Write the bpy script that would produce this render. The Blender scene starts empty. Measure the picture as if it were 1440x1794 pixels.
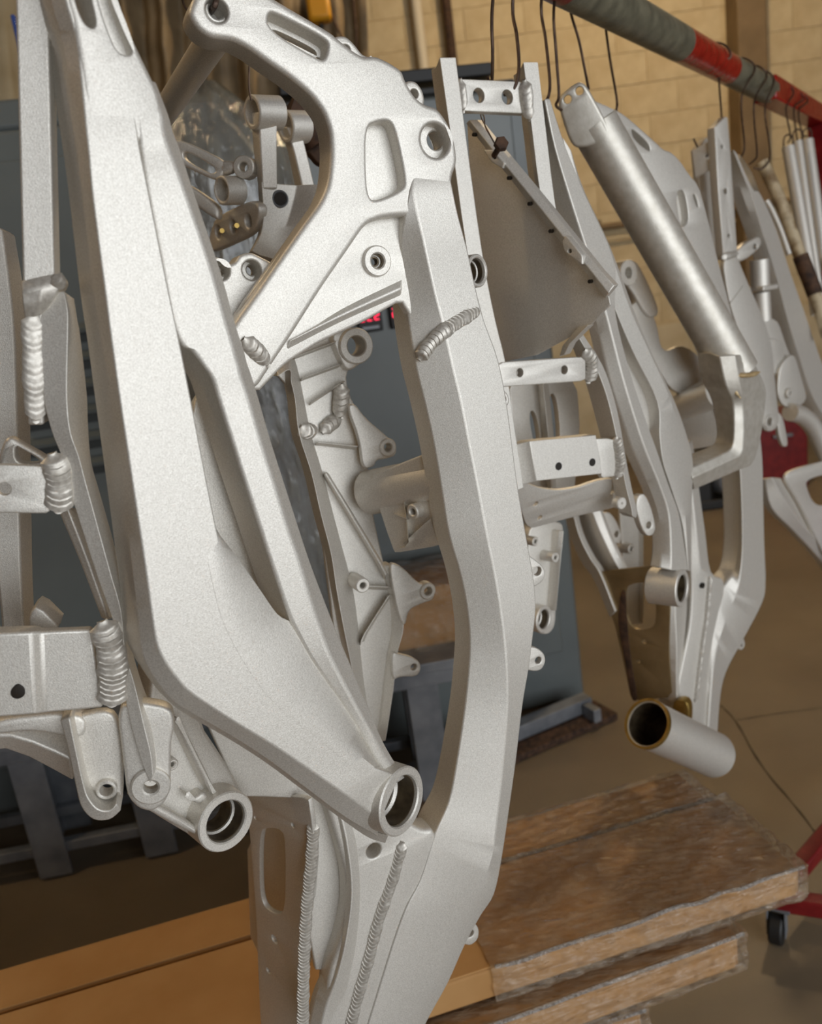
import bpy, bmesh, math, random
from mathutils import Vector, Matrix
from mathutils.geometry import tessellate_polygon
random.seed(4)
sc = bpy.context.scene
COL = sc.collection
V = Vector
R_ = math.radians

# ------------------------------------------------------------------ camera
IMG_W, IMG_H, FPX = 1440.0, 1794.0, 1450.0
CAM = V((0, 0, 1.45))
PITCH, ROLL = R_(14.5), R_(8.0)
FW = V((0, math.cos(PITCH), -math.sin(PITCH)))
UP0 = V((0, math.sin(PITCH), math.cos(PITCH)))
RT = V((1, 0, 0)) * math.cos(ROLL) - UP0 * math.sin(ROLL)
UPV = UP0 * math.cos(ROLL) + V((1, 0, 0)) * math.sin(ROLL)
cam_d = bpy.data.cameras.new('camera')
cam_d.sensor_fit = 'HORIZONTAL'
cam_d.sensor_width = 36
cam_d.lens = 36 * FPX / IMG_W
cam_d.clip_start = .02
cam_d.dof.use_dof = True
cam_d.dof.focus_distance = .74
cam_d.dof.aperture_fstop = 8.5
cam_o = bpy.data.objects.new('camera', cam_d)
COL.objects.link(cam_o)
m = Matrix((RT, UPV, -FW)).transposed().to_4x4()
m.translation = CAM
cam_o.matrix_world = m
sc.camera = cam_o

# ------------------------------------------------------------------ light and exposure
sc.view_settings.view_transform = 'Standard'
sc.view_settings.look = 'None'
sc.view_settings.gamma = 1
sc.view_settings.exposure = 0.09
sc.view_settings.use_curve_mapping = False


def lin(c):
    return tuple((x / 12.92 if x <= .04045 else ((x + .055) / 1.055) ** 2.4) for x in (v / 255 for v in c))


world = bpy.data.worlds.new('world')
sc.world = world
world.use_nodes = True
bg = world.node_tree.nodes['Background']
bg.inputs[0].default_value = (.86, .93, 1.0, 1)
bg.inputs[1].default_value = .45


def area(name, loc, target, sx, sy, power, color):
    l = bpy.data.lights.new(name, 'AREA')
    l.shape = 'RECTANGLE'
    l.size, l.size_y, l.energy, l.color = sx, sy, power, color
    o = bpy.data.objects.new(name, l)
    o.location = loc
    o.rotation_euler = (V(target) - V(loc)).to_track_quat('-Z', 'Y').to_euler()
    COL.objects.link(o)
    return o


# daylight through the bay door behind and to the right of the camera
area('bay_door_daylight', (2.7, -3.0, 1.8), (.1, .8, 1.3), 4.6, 3.0, 158, (.92, .96, 1.0))

# ------------------------------------------------------------------ geometry helpers


def ray(x, y):
    return RT * ((x - IMG_W / 2) / FPX) - UPV * ((y - IMG_H / 2) / FPX) + FW


def at(x, y, d):
    return CAM + ray(x, y) * d


def onz(x, y, z):
    r = ray(x, y)
    return CAM + r * ((z - CAM.z) / r.z)


def dep(p):
    return (p - CAM).dot(FW)


class Plane:
    """an upright plane in the room: u along it, v up it, n out of it"""

    def __init__(self, o, yaw, tilt=0):
        self.o = V(o)
        a, t = R_(yaw), R_(tilt)
        self.u = V((math.cos(a), math.sin(a), 0))
        n0 = V((math.sin(a), -math.cos(a), 0))
        self.n = n0 * math.cos(t) + V((0, 0, 1)) * math.sin(t)
        self.v = self.n.cross(self.u)

    def back(self, d):
        p = Plane.__new__(Plane)
        p.o, p.u, p.v, p.n = self.o - self.n * d, self.u, self.v, self.n
        return p

    def hit(self, x, y):
        r = ray(x, y)
        return CAM + r * ((self.o - CAM).dot(self.n) / r.dot(self.n))

    def uv(self, x, y):
        p = self.hit(x, y) - self.o
        return (p.dot(self.u), p.dot(self.v))

    def w(self, a, b, h=0):
        return self.o + self.u * a + self.v * b + self.n * h

    def p(self, x, y, h=0):
        return self.back(-h).hit(x, y) if h else self.hit(x, y)

    def px(self, x, y):
        return dep(self.hit(x, y)) / FPX


def thing(name, label, cat, loc, group=None):
    o = bpy.data.objects.new(name, None)
    o.empty_display_size = .05
    o.location = loc
    o['label'] = label
    o['category'] = cat
    if group:
        o['group'] = group
    COL.objects.link(o)
    return o


def tag(o, label, cat=None, group=None, kind=None):
    if label:
        o['label'] = label
    if cat:
        o['category'] = cat
    if group:
        o['group'] = group
    if kind:
        o['kind'] = kind
    return o


def wloc(o):
    v = V((0, 0, 0))
    while o:
        v += o.location
        o = o.parent
    return v


def mesh(name, vs, fs, mat, parent=None, ang=32, bev=0, segs=2, normals=True, origin=None):
    off = wloc(parent) if parent else V((0, 0, 0))
    loc = V((0, 0, 0))
    if parent is None or origin is not None:
        loc = V(origin) - off if origin is not None else sum((V(v) for v in vs), V()) / max(1, len(vs))
    me = bpy.data.meshes.new(name)
    me.from_pydata([tuple(V(v) - off - loc) for v in vs], [], fs)
    if normals:
        bm = bmesh.new()
        bm.from_mesh(me)
        bmesh.ops.recalc_face_normals(bm, faces=bm.faces)
        bm.to_mesh(me)
        bm.free()
    if ang:
        me.polygons.foreach_set('use_smooth', [True] * len(me.polygons))
        me.set_sharp_from_angle(angle=R_(ang))
    me.materials.append(mat)
    o = bpy.data.objects.new(name, me)
    o.location = loc
    o.parent = parent
    COL.objects.link(o)
    if bev:
        b = o.modifiers.new('bevel', 'BEVEL')
        b.width, b.segments, b.limit_method, b.angle_limit = bev, segs, 'ANGLE', R_(28)
        b.harden_normals = False
    return o


def chaikin(pts, it=2, q=.22, closed=True):
    for _ in range(it):
        out = []
        n = len(pts)
        for i in range(n if closed else n - 1):
            a, b = pts[i], pts[(i + 1) % n]
            out.append(tuple(a[k] * (1 - q) + b[k] * q for k in range(len(a))))
            out.append(tuple(a[k] * q + b[k] * (1 - q) for k in range(len(a))))
        if not closed:
            out = [pts[0]] + out + [pts[-1]]
        pts = out
    return pts


def cat_rom(pts, k):
    if k <= 1 or len(pts) < 3:
        return [V(p) for p in pts]
    P = [V(p) for p in pts]
    out = []
    for i in range(len(P) - 1):
        p0, p1, p2, p3 = P[max(i - 1, 0)], P[i], P[i + 1], P[min(i + 2, len(P) - 1)]
        for j in range(k):
            t = j / k
            out.append(.5 * ((2 * p1) + (p2 - p0) * t + (2 * p0 - 5 * p1 + 4 * p2 - p3) * t * t + (3 * p1 - p0 - 3 * p2 + p3) * t ** 3))
    out.append(P[-1])
    return out


def plate(name, pl, outline, mat, parent, th=.01, h=0, bev=.002, holes=(), rnd=2, q=.22, ang=40, res=3, hrnd=2):
    """sheet or block cut to an outline in plane pl, front face at height h, with real holes.
    holes: (x, y, r) circles or lists of corner points"""
    bev = min(bev, th * .45)
    pl, h = pl.back(-h), 0
    loops = [[pl.uv(*p) for p in (chaikin(list(outline), rnd, q) if rnd else outline)]]
    for hl in holes:
        if len(hl) == 3 and not hasattr(hl[0], '__len__'):
            c = pl.uv(hl[0], hl[1])
            r = hl[2] * pl.px(hl[0], hl[1])
            loops.append([(c[0] + r * math.cos(a * math.pi / 14), c[1] + r * math.sin(a * math.pi / 14)) for a in range(28)])
        else:
            loops.append([pl.uv(*p) for p in (chaikin(list(hl), hrnd, .25) if hrnd else hl)])
    vs, fs, fronts, backs = [], [], [], []
    for li, lp in enumerate(loops):
        ar = sum(lp[i][0] * lp[(i + 1) % len(lp)][1] - lp[(i + 1) % len(lp)][0] * lp[i][1] for i in range(len(lp)))
        if (ar > 0) != (li == 0):
            lp = lp[::-1]
        n = len(lp)
        nr = []
        for i in range(n):
            a, b, c = lp[i - 1], lp[i], lp[(i + 1) % n]
            d1 = V((b[0] - a[0], b[1] - a[1])).normalized()
            d2 = V((c[0] - b[0], c[1] - b[1])).normalized()
            m_ = V((-(d1.y + d2.y), d1.x + d2.x))
            m_ = m_.normalized() if m_.length > 1e-6 else V((-d1.y, d1.x))
            k_ = max(.5, m_.dot(V((-d1.y, d1.x))))
            nr.append(m_ / k_)
        bb = bev if li == 0 else bev * .6
        if li:
            ext = min(max(p[0] for p in lp) - min(p[0] for p in lp), max(p[1] for p in lp) - min(p[1] for p in lp))
            bb = min(bb, ext * .12)
        prof = [(bb * (1 - math.cos(t)), -bb * (1 - math.sin(t))) for t in [math.pi / 2 * (1 - i / res) for i in range(res + 1)]]
        # from the front cap over the rounded edge, down the wall to the back cap
        lv = [(bb - p[0] * 0 - bb * math.sin(math.pi / 2 * i / res), -bb * (1 - math.cos(math.pi / 2 * i / res))) for i in range(res + 1)]
        lv += [(a_, -th - b_) for a_, b_ in reversed(lv)]
        base = len(vs)
        for ins, z in lv:
            for i in range(n):
                vs.append(pl.w(lp[i][0] + nr[i].x * ins, lp[i][1] + nr[i].y * ins, h + z))
        for l in range(len(lv) - 1):
            for i in range(n):
                j = (i + 1) % n
                fs.append((base + l * n + i, base + l * n + j, base + (l + 1) * n + j, base + (l + 1) * n + i))
        fronts.append([base + i for i in range(n)])
        backs.append([base + (len(lv) - 1) * n + i for i in range(n)])
        loops[li] = [V((lp[i][0] + nr[i].x * lv[0][0], lp[i][1] + nr[i].y * lv[0][0], 0)) for i in range(n)]
    tris = tessellate_polygon(loops)
    fl = [i for l in fronts for i in l]
    bl = [i for l in backs for i in l]
    for t in tris:
        fs.append(tuple(fl[i] for i in t))
        fs.append(tuple(bl[i] for i in reversed(t)))
    return mesh(name, vs, fs, mat, parent, ang=ang)


def strip(name, pl, rows, mat, parent, back=-.03, k=4, bev=.002, ang=22, segs=3):
    """beam: rows of (x, y, height) across it, lofted along it, closed at the back"""
    M = len(rows[0])
    cols = [cat_rom([pl.p(r[c][0], r[c][1], r[c][2]) for r in rows], k) for c in range(M)]
    N = len(cols[0])
    vs, fs = [], []
    for i in range(N):
        for c in range(M):
            vs.append(cols[c][i])
        for c in (0, M - 1):
            q = cols[c][i]
            hh = (q - pl.o).dot(pl.n)
            vs.append(q + pl.n * (back - hh))
    S = M + 2
    for i in range(N - 1):
        a, b = i * S, (i + 1) * S
        for c in range(M - 1):
            fs.append((a + c, a + c + 1, b + c + 1, b + c))
        fs.append((a, b, b + M, a + M))
        fs.append((a + M - 1, a + M + 1, b + M + 1, b + M - 1))
        fs.append((a + M, b + M, b + M + 1, a + M + 1))
    for i in (0, N - 1):
        a = i * S
        fs.append(tuple([a + c for c in range(M)] + [a + M + 1, a + M]))
    return mesh(name, vs, fs, mat, parent, ang=ang, bev=bev, segs=segs)


def frame_of(d):
    d = d.normalized()
    a = V((0, 0, 1)) if abs(d.z) < .9 else V((1, 0, 0))
    x = a.cross(d).normalized()
    return x, d.cross(x)


def tube(name, pts, r, mat, parent=None, seg=12, k=4, caps=True, wall=0, flat=1.0, origin=None, ang=40, rf=None):
    P = cat_rom(pts, k)
    n = len(P)
    vs, fs = [], []
    x = None
    frames = []
    for i in range(n):
        d = (P[min(i + 1, n - 1)] - P[max(i - 1, 0)]).normalized()
        if x is None:
            x, y = frame_of(d)
        else:
            x = (x - d * x.dot(d)).normalized()
            y = d.cross(x)
        frames.append((x.copy(), y.copy()))

    def layer(rs):
        base = len(vs)
        for i in range(n):
            rr = rs(i)
            for s in range(seg):
                a = 2 * math.pi * s / seg
                vs.append(P[i] + frames[i][0] * (rr * math.cos(a)) + frames[i][1] * (rr * flat * math.sin(a)))
        return base
    b0 = layer(lambda i: (rf(i / max(1, n - 1)) if rf else r))
    for i in range(n - 1):
        for s in range(seg):
            t = (s + 1) % seg
            fs.append((b0 + i * seg + s, b0 + i * seg + t, b0 + (i + 1) * seg + t, b0 + (i + 1) * seg + s))
    if wall:
        b1 = layer(lambda i: r - wall)
        for i in range(n - 1):
            for s in range(seg):
                t = (s + 1) % seg
                fs.append((b1 + i * seg + s, b1 + (i + 1) * seg + s, b1 + (i + 1) * seg + t, b1 + i * seg + t))
        for i in (0, n - 1):
            for s in range(seg):
                t = (s + 1) % seg
                fs.append((b0 + i * seg + s, b0 + i * seg + t, b1 + i * seg + t, b1 + i * seg + s))
    elif caps:
        fs.append(tuple(b0 + s for s in range(seg)))
        fs.append(tuple(b0 + (n - 1) * seg + s for s in range(seg)))
    return mesh(name, vs, fs, mat, parent, ang=ang, origin=origin)


def lathe(name, c, axis, prof, mat, parent=None, seg=32, closed=True, ang=30, origin=None):
    """prof: (radius, distance along axis) ring profile, revolved about axis through c"""
    axis = axis.normalized()
    x, y = frame_of(axis)
    vs, fs = [], []
    m_ = len(prof)
    for s in range(seg):
        a = 2 * math.pi * s / seg
        e = x * math.cos(a) + y * math.sin(a)
        for r, t in prof:
            vs.append(c + e * r + axis * t)
    for s in range(seg):
        t = (s + 1) % seg
        for i in range(m_ if closed else m_ - 1):
            j = (i + 1) % m_
            fs.append((s * m_ + i, t * m_ + i, t * m_ + j, s * m_ + j))
    if not closed:
        fs.append(tuple(s * m_ for s in range(seg)))
        fs.append(tuple(s * m_ + m_ - 1 for s in range(seg)))
    return mesh(name, vs, fs, mat, parent, ang=ang, origin=origin)


def ring(name, c, axis, ro, ri, L, mat, parent, ch=.0012, step=None, seg=36):
    """bored boss: front face at c, body running L behind it; step = smaller bore half way in"""
    st = step if step else ri
    pr = [(ro - ch, 0), (ro, -ch), (ro, -L + ch), (ro - ch, -L), (st, -L), (st, -L * .5), (ri, -L * .45), (ri, -ch), (ri + ch, 0)]
    return lathe(name, c, axis, pr, mat, parent, seg)


def boss(name, pl, x, y, ro, ri, L, h, mat, parent, step=None, yaw=None):
    """ring on plane pl at pixel x, y; radii in pixels"""
    s = pl.px(x, y)
    ax = pl.n if yaw is None else V((math.sin(R_(yaw)), -math.cos(R_(yaw)), 0))
    o = ring(name, pl.p(x, y, h), ax, ro * s, ri * s, L, mat, parent, step=step * s if step else None)
    if step:
        lathe('bore_lining', pl.p(x, y, h) - ax * (L * .52), ax, [(step * s - .0004, 0), (step * s - .0012, 0), (step * s - .0012, -L * .46), (step * s - .0004, -L * .46)], BOREDARK, o)  # thin dark lining added to darken the inside of the bore
        lathe('bore_lining', pl.p(x, y, h) - ax * .004, ax, [(ri * s - .0003, 0), (ri * s - .0009, 0), (ri * s - .0009, -L * .36), (ri * s - .0003, -L * .36)], BOREDARK, o)
    return o


def weld(name, pts, r, mat, parent, pitch=.004, flat=.5, depth=.3, lip=1.0):
    """bead of overlapping crescents, lying on what it joins"""
    P = cat_rom(pts, 8)
    acc = [0]
    for i in range(len(P) - 1):
        acc.append(acc[-1] + (P[i + 1] - P[i]).length)
    ln = acc[-1]
    nb = max(4, int(ln / pitch))
    N = nb * 5
    vs, fs = [], []
    j = 0
    seg = 12
    for i in range(N + 1):
        t = ln * i / N
        while j < len(P) - 2 and acc[j + 1] < t:
            j += 1
        f = (t - acc[j]) / max(1e-9, acc[j + 1] - acc[j])
        c = P[j].lerp(P[j + 1], min(1, max(0, f)))
        d = (P[min(j + 1, len(P) - 1)] - P[max(j - 1, 0)]).normalized()
        n = (CAM - c)
        n = (n - d * n.dot(d)).normalized()
        l = n.cross(d)
        ph = (i % 5) / 5
        e = max(.35, min(1, i / 6, (N - i) / 6)) * (1 + .06 * math.sin(i * .9 / 5) + .04 * math.sin(i * 2.1 / 5 + 1))
        rr = r * e * (1 - depth * .15 * ph)
        hh = r * flat * e * (1 - depth * ph)
        for s in range(seg):
            a = 2 * math.pi * s / seg
            vs.append(c + l * (rr * math.cos(a)) + n * (hh * math.sin(a)) + d * (pitch * lip * math.sin(a) ** 2 * e))
    for i in range(N):
        for s in range(seg):
            t = (s + 1) % seg
            fs.append((i * seg + s, i * seg + t, (i + 1) * seg + t, (i + 1) * seg + s))
    fs.append(tuple(range(seg)))
    fs.append(tuple(N * seg + s for s in range(seg)))
    return mesh(name, vs, fs, mat, parent, ang=35)


def box(name, c, ax, dims, mat, parent=None, bev=0, ang=30, origin=None):
    """box with centre c, three axes, full sizes"""
    vs = []
    for i in (-1, 1):
        for j in (-1, 1):
            for k in (-1, 1):
                vs.append(V(c) + ax[0] * (i * dims[0] / 2) + ax[1] * (j * dims[1] / 2) + ax[2] * (k * dims[2] / 2))
    fs = [(0, 1, 3, 2), (4, 6, 7, 5), (0, 4, 5, 1), (2, 3, 7, 6), (0, 2, 6, 4), (1, 5, 7, 3)]
    return mesh(name, vs, fs, mat, parent, ang=ang, bev=bev, origin=origin)


# ------------------------------------------------------------------ materials
def material(name, color, rough=.6, metal=0, spec=.5):
    mt = bpy.data.materials.new(name)
    mt.use_nodes = True
    nt = mt.node_tree
    b = nt.nodes['Principled BSDF']
    b.inputs['Base Color'].default_value = (*lin(color), 1)
    b.inputs['Roughness'].default_value = rough
    b.inputs['Metallic'].default_value = metal
    b.inputs['Specular IOR Level'].default_value = spec
    return mt, nt, b


def noisy(mt, nt, b, c1, c2, scale, detail=4, lo=.35, hi=.65, bump=0, bscale=None, dist=.001, stretch=None):
    tc = nt.nodes.new('ShaderNodeTexCoord')
    src = tc.outputs['Object']
    if stretch:
        mp = nt.nodes.new('ShaderNodeMapping')
        mp.inputs['Scale'].default_value = stretch
        nt.links.new(src, mp.inputs[0])
        src = mp.outputs[0]
    nz = nt.nodes.new('ShaderNodeTexNoise')
    nz.inputs['Scale'].default_value = scale
    nz.inputs['Detail'].default_value = detail
    nt.links.new(src, nz.inputs['Vector'])
    cr = nt.nodes.new('ShaderNodeValToRGB')
    cr.color_ramp.elements[0].position, cr.color_ramp.elements[1].position = lo, hi
    cr.color_ramp.elements[0].color = (*lin(c1), 1)
    cr.color_ramp.elements[1].color = (*lin(c2), 1)
    nt.links.new(nz.outputs[0], cr.inputs[0])
    nt.links.new(cr.outputs[0], b.inputs['Base Color'])
    if bump:
        n2 = nt.nodes.new('ShaderNodeTexNoise')
        n2.inputs['Scale'].default_value = bscale or scale
        n2.inputs['Detail'].default_value = 2
        nt.links.new(src, n2.inputs['Vector'])
        bp = nt.nodes.new('ShaderNodeBump')
        bp.inputs['Strength'].default_value = bump
        bp.inputs['Distance'].default_value = dist
        nt.links.new(n2.outputs[0], bp.inputs['Height'])
        nt.links.new(bp.outputs[0], b.inputs['Normal'])
    return nz, cr


def mat_simple(name, color, rough=.6, metal=0, spec=.5):
    return material(name, color, rough, metal, spec)[0]


def mat_noise(name, c1, c2, scale, rough=.6, metal=0, spec=.5, **kw):
    mt, nt, b = material(name, c1, rough, metal, spec)
    noisy(mt, nt, b, c1, c2, scale, **kw)
    return mt


ALU = mat_noise('blasted_aluminium', (206, 201, 192), (234, 230, 222), 900, rough=.5, metal=.6, detail=2, lo=.3, hi=.7, bump=.35, bscale=1500, dist=.0006)
WELD = mat_noise('weld_aluminium', (190, 184, 174), (216, 211, 202), 300, rough=.5, metal=.65, bump=.2, bscale=500, dist=.0005)
TUBEM = mat_noise('worn_polished_tube', (196, 190, 178), (214, 209, 199), 90, rough=.46, metal=.55, detail=5, lo=.3, hi=.7, bump=.25, bscale=400, dist=.0006)
WARMREFL = mat_noise('dark_reflection_aluminium', (122, 104, 72), (150, 130, 96), 14, rough=.35, metal=.5, lo=.3, hi=.62)  # aluminium with its warm dark reflection put into the colour
WIRE = mat_noise('dark_steel_wire', (66, 50, 42), (98, 78, 64), 80, rough=.5, metal=.6)
RUST = mat_noise('rusty_steel', (52, 38, 30), (92, 66, 48), 60, rough=.8, metal=.2, bump=.4, dist=.002)
BOREDARK = mat_noise('dark_bore_lining', (74, 62, 46), (104, 90, 68), 90, rough=.45, metal=.5)  # dark tone for the linings that darken open bores
DARK = mat_simple('dark_bore', (40, 34, 28), .6, .3)
REDP = mat_noise('red_gloss_paint', (140, 22, 18), (166, 38, 30), 40, rough=.22, bump=.5, bscale=50, dist=.003)
GREYP = mat_noise('grey_green_paint', (88, 86, 72), (116, 112, 94), 30, rough=.45, bump=.3, bscale=90, dist=.003)
MAROON = mat_noise('maroon_paint', (110, 22, 26), (134, 34, 34), 20, rough=.3)
CARD = mat_noise('cardboard', (172, 127, 76), (188, 145, 94), 6, rough=.75, spec=.3, detail=6, bump=.05, bscale=200, dist=.001)
CARD2 = mat_noise('cardboard_edge', (160, 118, 74), (184, 142, 96), 40, rough=.8, spec=.3)
OVEN = mat_noise('slate_grey_paint', (104, 110, 110), (114, 120, 119), 3, rough=.32, spec=.5, bump=.04, bscale=4, dist=.02)
OVEND = mat_simple('slate_grey_shadow_gap', (58, 62, 62), .5)
STEEL = mat_noise('galvanised_steel', (120, 124, 130), (150, 153, 158), 12, rough=.45, metal=.4)
BLOCK = mat_noise('painted_block', (188, 168, 132), (204, 186, 150), 9, rough=.85, spec=.25, detail=8, bump=.25, bscale=60, dist=.004)
MORTAR = mat_simple('painted_mortar', (186, 166, 130), .9, 0, .2)
BEIGE = mat_noise('beige_paint', (186, 168, 134), (204, 188, 156), 5, rough=.8, spec=.25)
COLUMN = mat_noise('brown_column_paint', (112, 92, 64), (128, 106, 76), 5, rough=.7)
WHITEP = mat_simple('white_pipe', (214, 202, 178), .6)
BLACK = mat_simple('black_plastic', (26, 25, 24), .5)
RUBBER = mat_simple('black_rubber', (30, 29, 28), .55)
BLUEP = mat_simple('blue_plastic', (48, 78, 150), .4)
YELLOW = mat_simple('yellow_paint', (214, 150, 30), .45)
CURTAIN = mat_noise('brown_curtain', (122, 104, 78), (148, 128, 98), 8, rough=.6, spec=.4)
BRASSM = mat_noise('brass_screw', (150, 122, 62), (176, 148, 84), 60, rough=.35, metal=.8)

# concrete floor
FLOOR, nt, b = material('worn_concrete', (126, 112, 92), .5, 0, .4)
noisy(FLOOR, nt, b, (108, 94, 76), (136, 121, 99), 1.6, detail=10, lo=.3, hi=.7, bump=.1, bscale=30, dist=.004)

# red digits on the controllers
LED, nt, b = material('red_digits', (220, 20, 40), .4)
b.inputs['Emission Color'].default_value = (1, .02, .08, 1)
b.inputs['Emission Strength'].default_value = 2.0


def film(name, tint, op_lo, op_hi, scale, stretch=None, bump=.9, gloss=.35):
    mt = bpy.data.materials.new(name)
    mt.use_nodes = True
    nt = mt.node_tree
    nt.nodes.clear()
    out = nt.nodes.new('ShaderNodeOutputMaterial')
    tr = nt.nodes.new('ShaderNodeBsdfTransparent')
    pb = nt.nodes.new('ShaderNodeBsdfPrincipled')
    pb.inputs['Base Color'].default_value = (*lin(tint), 1)
    pb.inputs['Roughness'].default_value = .07
    pb.inputs['Specular IOR Level'].default_value = 1.0
    mx = nt.nodes.new('ShaderNodeMixShader')
    tc = nt.nodes.new('ShaderNodeTexCoord')
    mp = nt.nodes.new('ShaderNodeMapping')
    mp.inputs['Scale'].default_value = stretch or (1, 1, 1)
    nz = nt.nodes.new('ShaderNodeTexNoise')
    nz.inputs['Scale'].default_value = scale
    nz.inputs['Detail'].default_value = 6
    cr = nt.nodes.new('ShaderNodeMapRange')
    cr.inputs['From Min'].default_value, cr.inputs['From Max'].default_value = .35, .7
    cr.inputs['To Min'].default_value, cr.inputs['To Max'].default_value = op_lo, op_hi
    bp = nt.nodes.new('ShaderNodeBump')
    bp.inputs['Strength'].default_value = bump
    bp.inputs['Distance'].default_value = .02
    L = nt.links.new
    L(tc.outputs['Object'], mp.inputs[0])
    L(mp.outputs[0], nz.inputs['Vector'])
    L(nz.outputs[0], cr.inputs[0])
    L(nz.outputs[0], bp.inputs['Height'])
    L(bp.outputs[0], pb.inputs['Normal'])
    L(cr.outputs[0], mx.inputs[0])
    L(tr.outputs[0], mx.inputs[1])
    L(pb.outputs[0], mx.inputs[2])
    gl = nt.nodes.new('ShaderNodeBsdfGlossy')
    gl.inputs['Roughness'].default_value = .06
    gl.inputs['Color'].default_value = (1, 1, 1, 1)
    lw = nt.nodes.new('ShaderNodeLayerWeight')
    lw.inputs['Blend'].default_value = gloss
    m2 = nt.nodes.new('ShaderNodeMixShader')
    L(bp.outputs[0], gl.inputs['Normal'])
    L(bp.outputs[0], lw.inputs['Normal'])
    L(lw.outputs['Fresnel'], m2.inputs[0])
    L(mx.outputs[0], m2.inputs[1])
    L(gl.outputs[0], m2.inputs[2])
    L(m2.outputs[0], out.inputs[0])
    return mt


FILM = film('stretch_film', (214, 190, 160), .10, .36, 16, (2.0, 6, 3), .55, .2)
FILMGLINT = film('film_glint', (238, 234, 230), .15, .6, 30, (6, 10, 3), .8, .4)  # pale tint stands for bright highlight lines on the film
STAINT = mat_noise('stained_tan_paint', (128, 104, 72), (196, 178, 146), 26, rough=.6, detail=6, lo=.35, hi=.6)
HEATED = mat_noise('heat_tinted_weld', (168, 140, 96), (200, 176, 134), 60, rough=.5, metal=.4)
FILMG = film('grey_plastic_sheet', (150, 150, 142), .35, .8, 9, (3, 3, .7))

# ------------------------------------------------------------------ the room
def structure(o):
    o['kind'] = 'structure'
    return o


Z = V((0, 0, 1))
floor = structure(mesh('floor', [(-4, -4.5, 0), (5, -4.5, 0), (5, 8, 0), (-4, 8, 0), (-4, -4.5, -.1), (5, -4.5, -.1), (5, 8, -.1), (-4, 8, -.1)],
                       [(0, 1, 2, 3), (7, 6, 5, 4), (0, 4, 5, 1), (1, 5, 6, 2), (2, 6, 7, 3), (3, 7, 4, 0)], FLOOR, origin=(0, 0, 0)))
floor['label'] = 'worn brown concrete floor under the hanging frames'
# cracks in the concrete
CRACK = mat_simple('crack_shadow', (74, 63, 49), .9)
for cr in ([(1262, 1236), (1290, 1262), (1330, 1340), (1400, 1420), (1436, 1470)], [(1290, 1262), (1350, 1252), (1440, 1240)]):
    pts = [onz(x, y, .0) for x, y in cr]
    pts = chaikin([tuple(p) for p in pts], 2, .25, False)
    vs, fs = [], []
    for i, p in enumerate(pts):
        p = V(p)
        w = .0022 + .0012 * math.sin(i * 2.3)
        vs += [p + V((w, -w * .5, .0012)), p - V((w, -w * .5, -.0012))]
    for i in range(len(pts) - 1):
        fs.append((2 * i, 2 * i + 1, 2 * i + 3, 2 * i + 2))
    mesh('crack', vs, fs, CRACK, floor)

WY = 6.2
wall = structure(box('wall_back', V((0.6, WY + .096, 2.2)), (V((1, 0, 0)), V((0, 1, 0)), Z), (9.2, .2, 4.6), MORTAR))
wall['label'] = 'tan painted concrete block wall behind the rack'
bmesh_ = None
BW, BH = .405, .203
blk = None
for r in range(int(4.4 / BH)):
    for c in range(-5, 13):
        x = c * BW + (BW / 2 if r % 2 else 0)
        z = .1 + r * BH
        if z < .75:
            continue
        if blk is None:
            blk = box('block', V((x, WY + .005, z)), (V((1, 0, 0)), V((0, 1, 0)), Z), (BW - .004, .03, BH - .004), BLOCK, wall, origin=V((x, WY + .005, z)), bev=.0025)
        else:
            o = blk.copy()
            COL.objects.link(o)
            o.parent = wall
            o.location = V((x, WY + .005 + random.uniform(-.0015, .0015), z)) - wloc(wall)
XA, YA = V((1, 0, 0)), V((0, 1, 0))
SIDE = mat_noise('brown_blocker_wall', (104, 84, 58), (124, 102, 72), 3, rough=.85)  # kept dark so the added walls bounce less fill light
CEILBLOCK = mat_noise('brown_blocker_ceiling', (96, 78, 56), (116, 96, 70), 3, rough=.8)  # unseen walls and ceiling below are added to block ambient light
for nm, c, dm, mt, lb in (('wall_left_blocker', (-3.5, 1.5, 2.2), (.2, 9.6, 4.4), SIDE, 'unseen brown wall added on the left to hold back ambient light'),
                          ('wall_right_blocker', (4.75, 3.1, 2.2), (.2, 6.4, 4.4), SIDE, 'unseen brown wall added on the right to hold back ambient light'),
                          ('wall_front_blocker', (-1.5, -3.3, 2.2), (3.8, .2, 4.4), SIDE, 'unseen wall added beside the bay door to shape the daylight'),
                          ('wall_above_bay_blocker', (2.6, -3.3, 3.9), (4.3, .2, 1.0), SIDE, 'unseen wall added above the bay door behind the camera'),
                          ('wall_above_side_blocker', (4.75, -1.7, 3.9), (.2, 3.2, 1.0), SIDE, 'unseen wall above a side opening added to let daylight in'),
                          ('ceiling', (.6, 1.5, 4.45), (8.6, 9.8, .1), CEILBLOCK, 'unseen brown ceiling added to hold back ambient light')):
    o = structure(box(nm, V(c), (XA, YA, Z), dm, mt))
    o['label'] = lb
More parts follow.
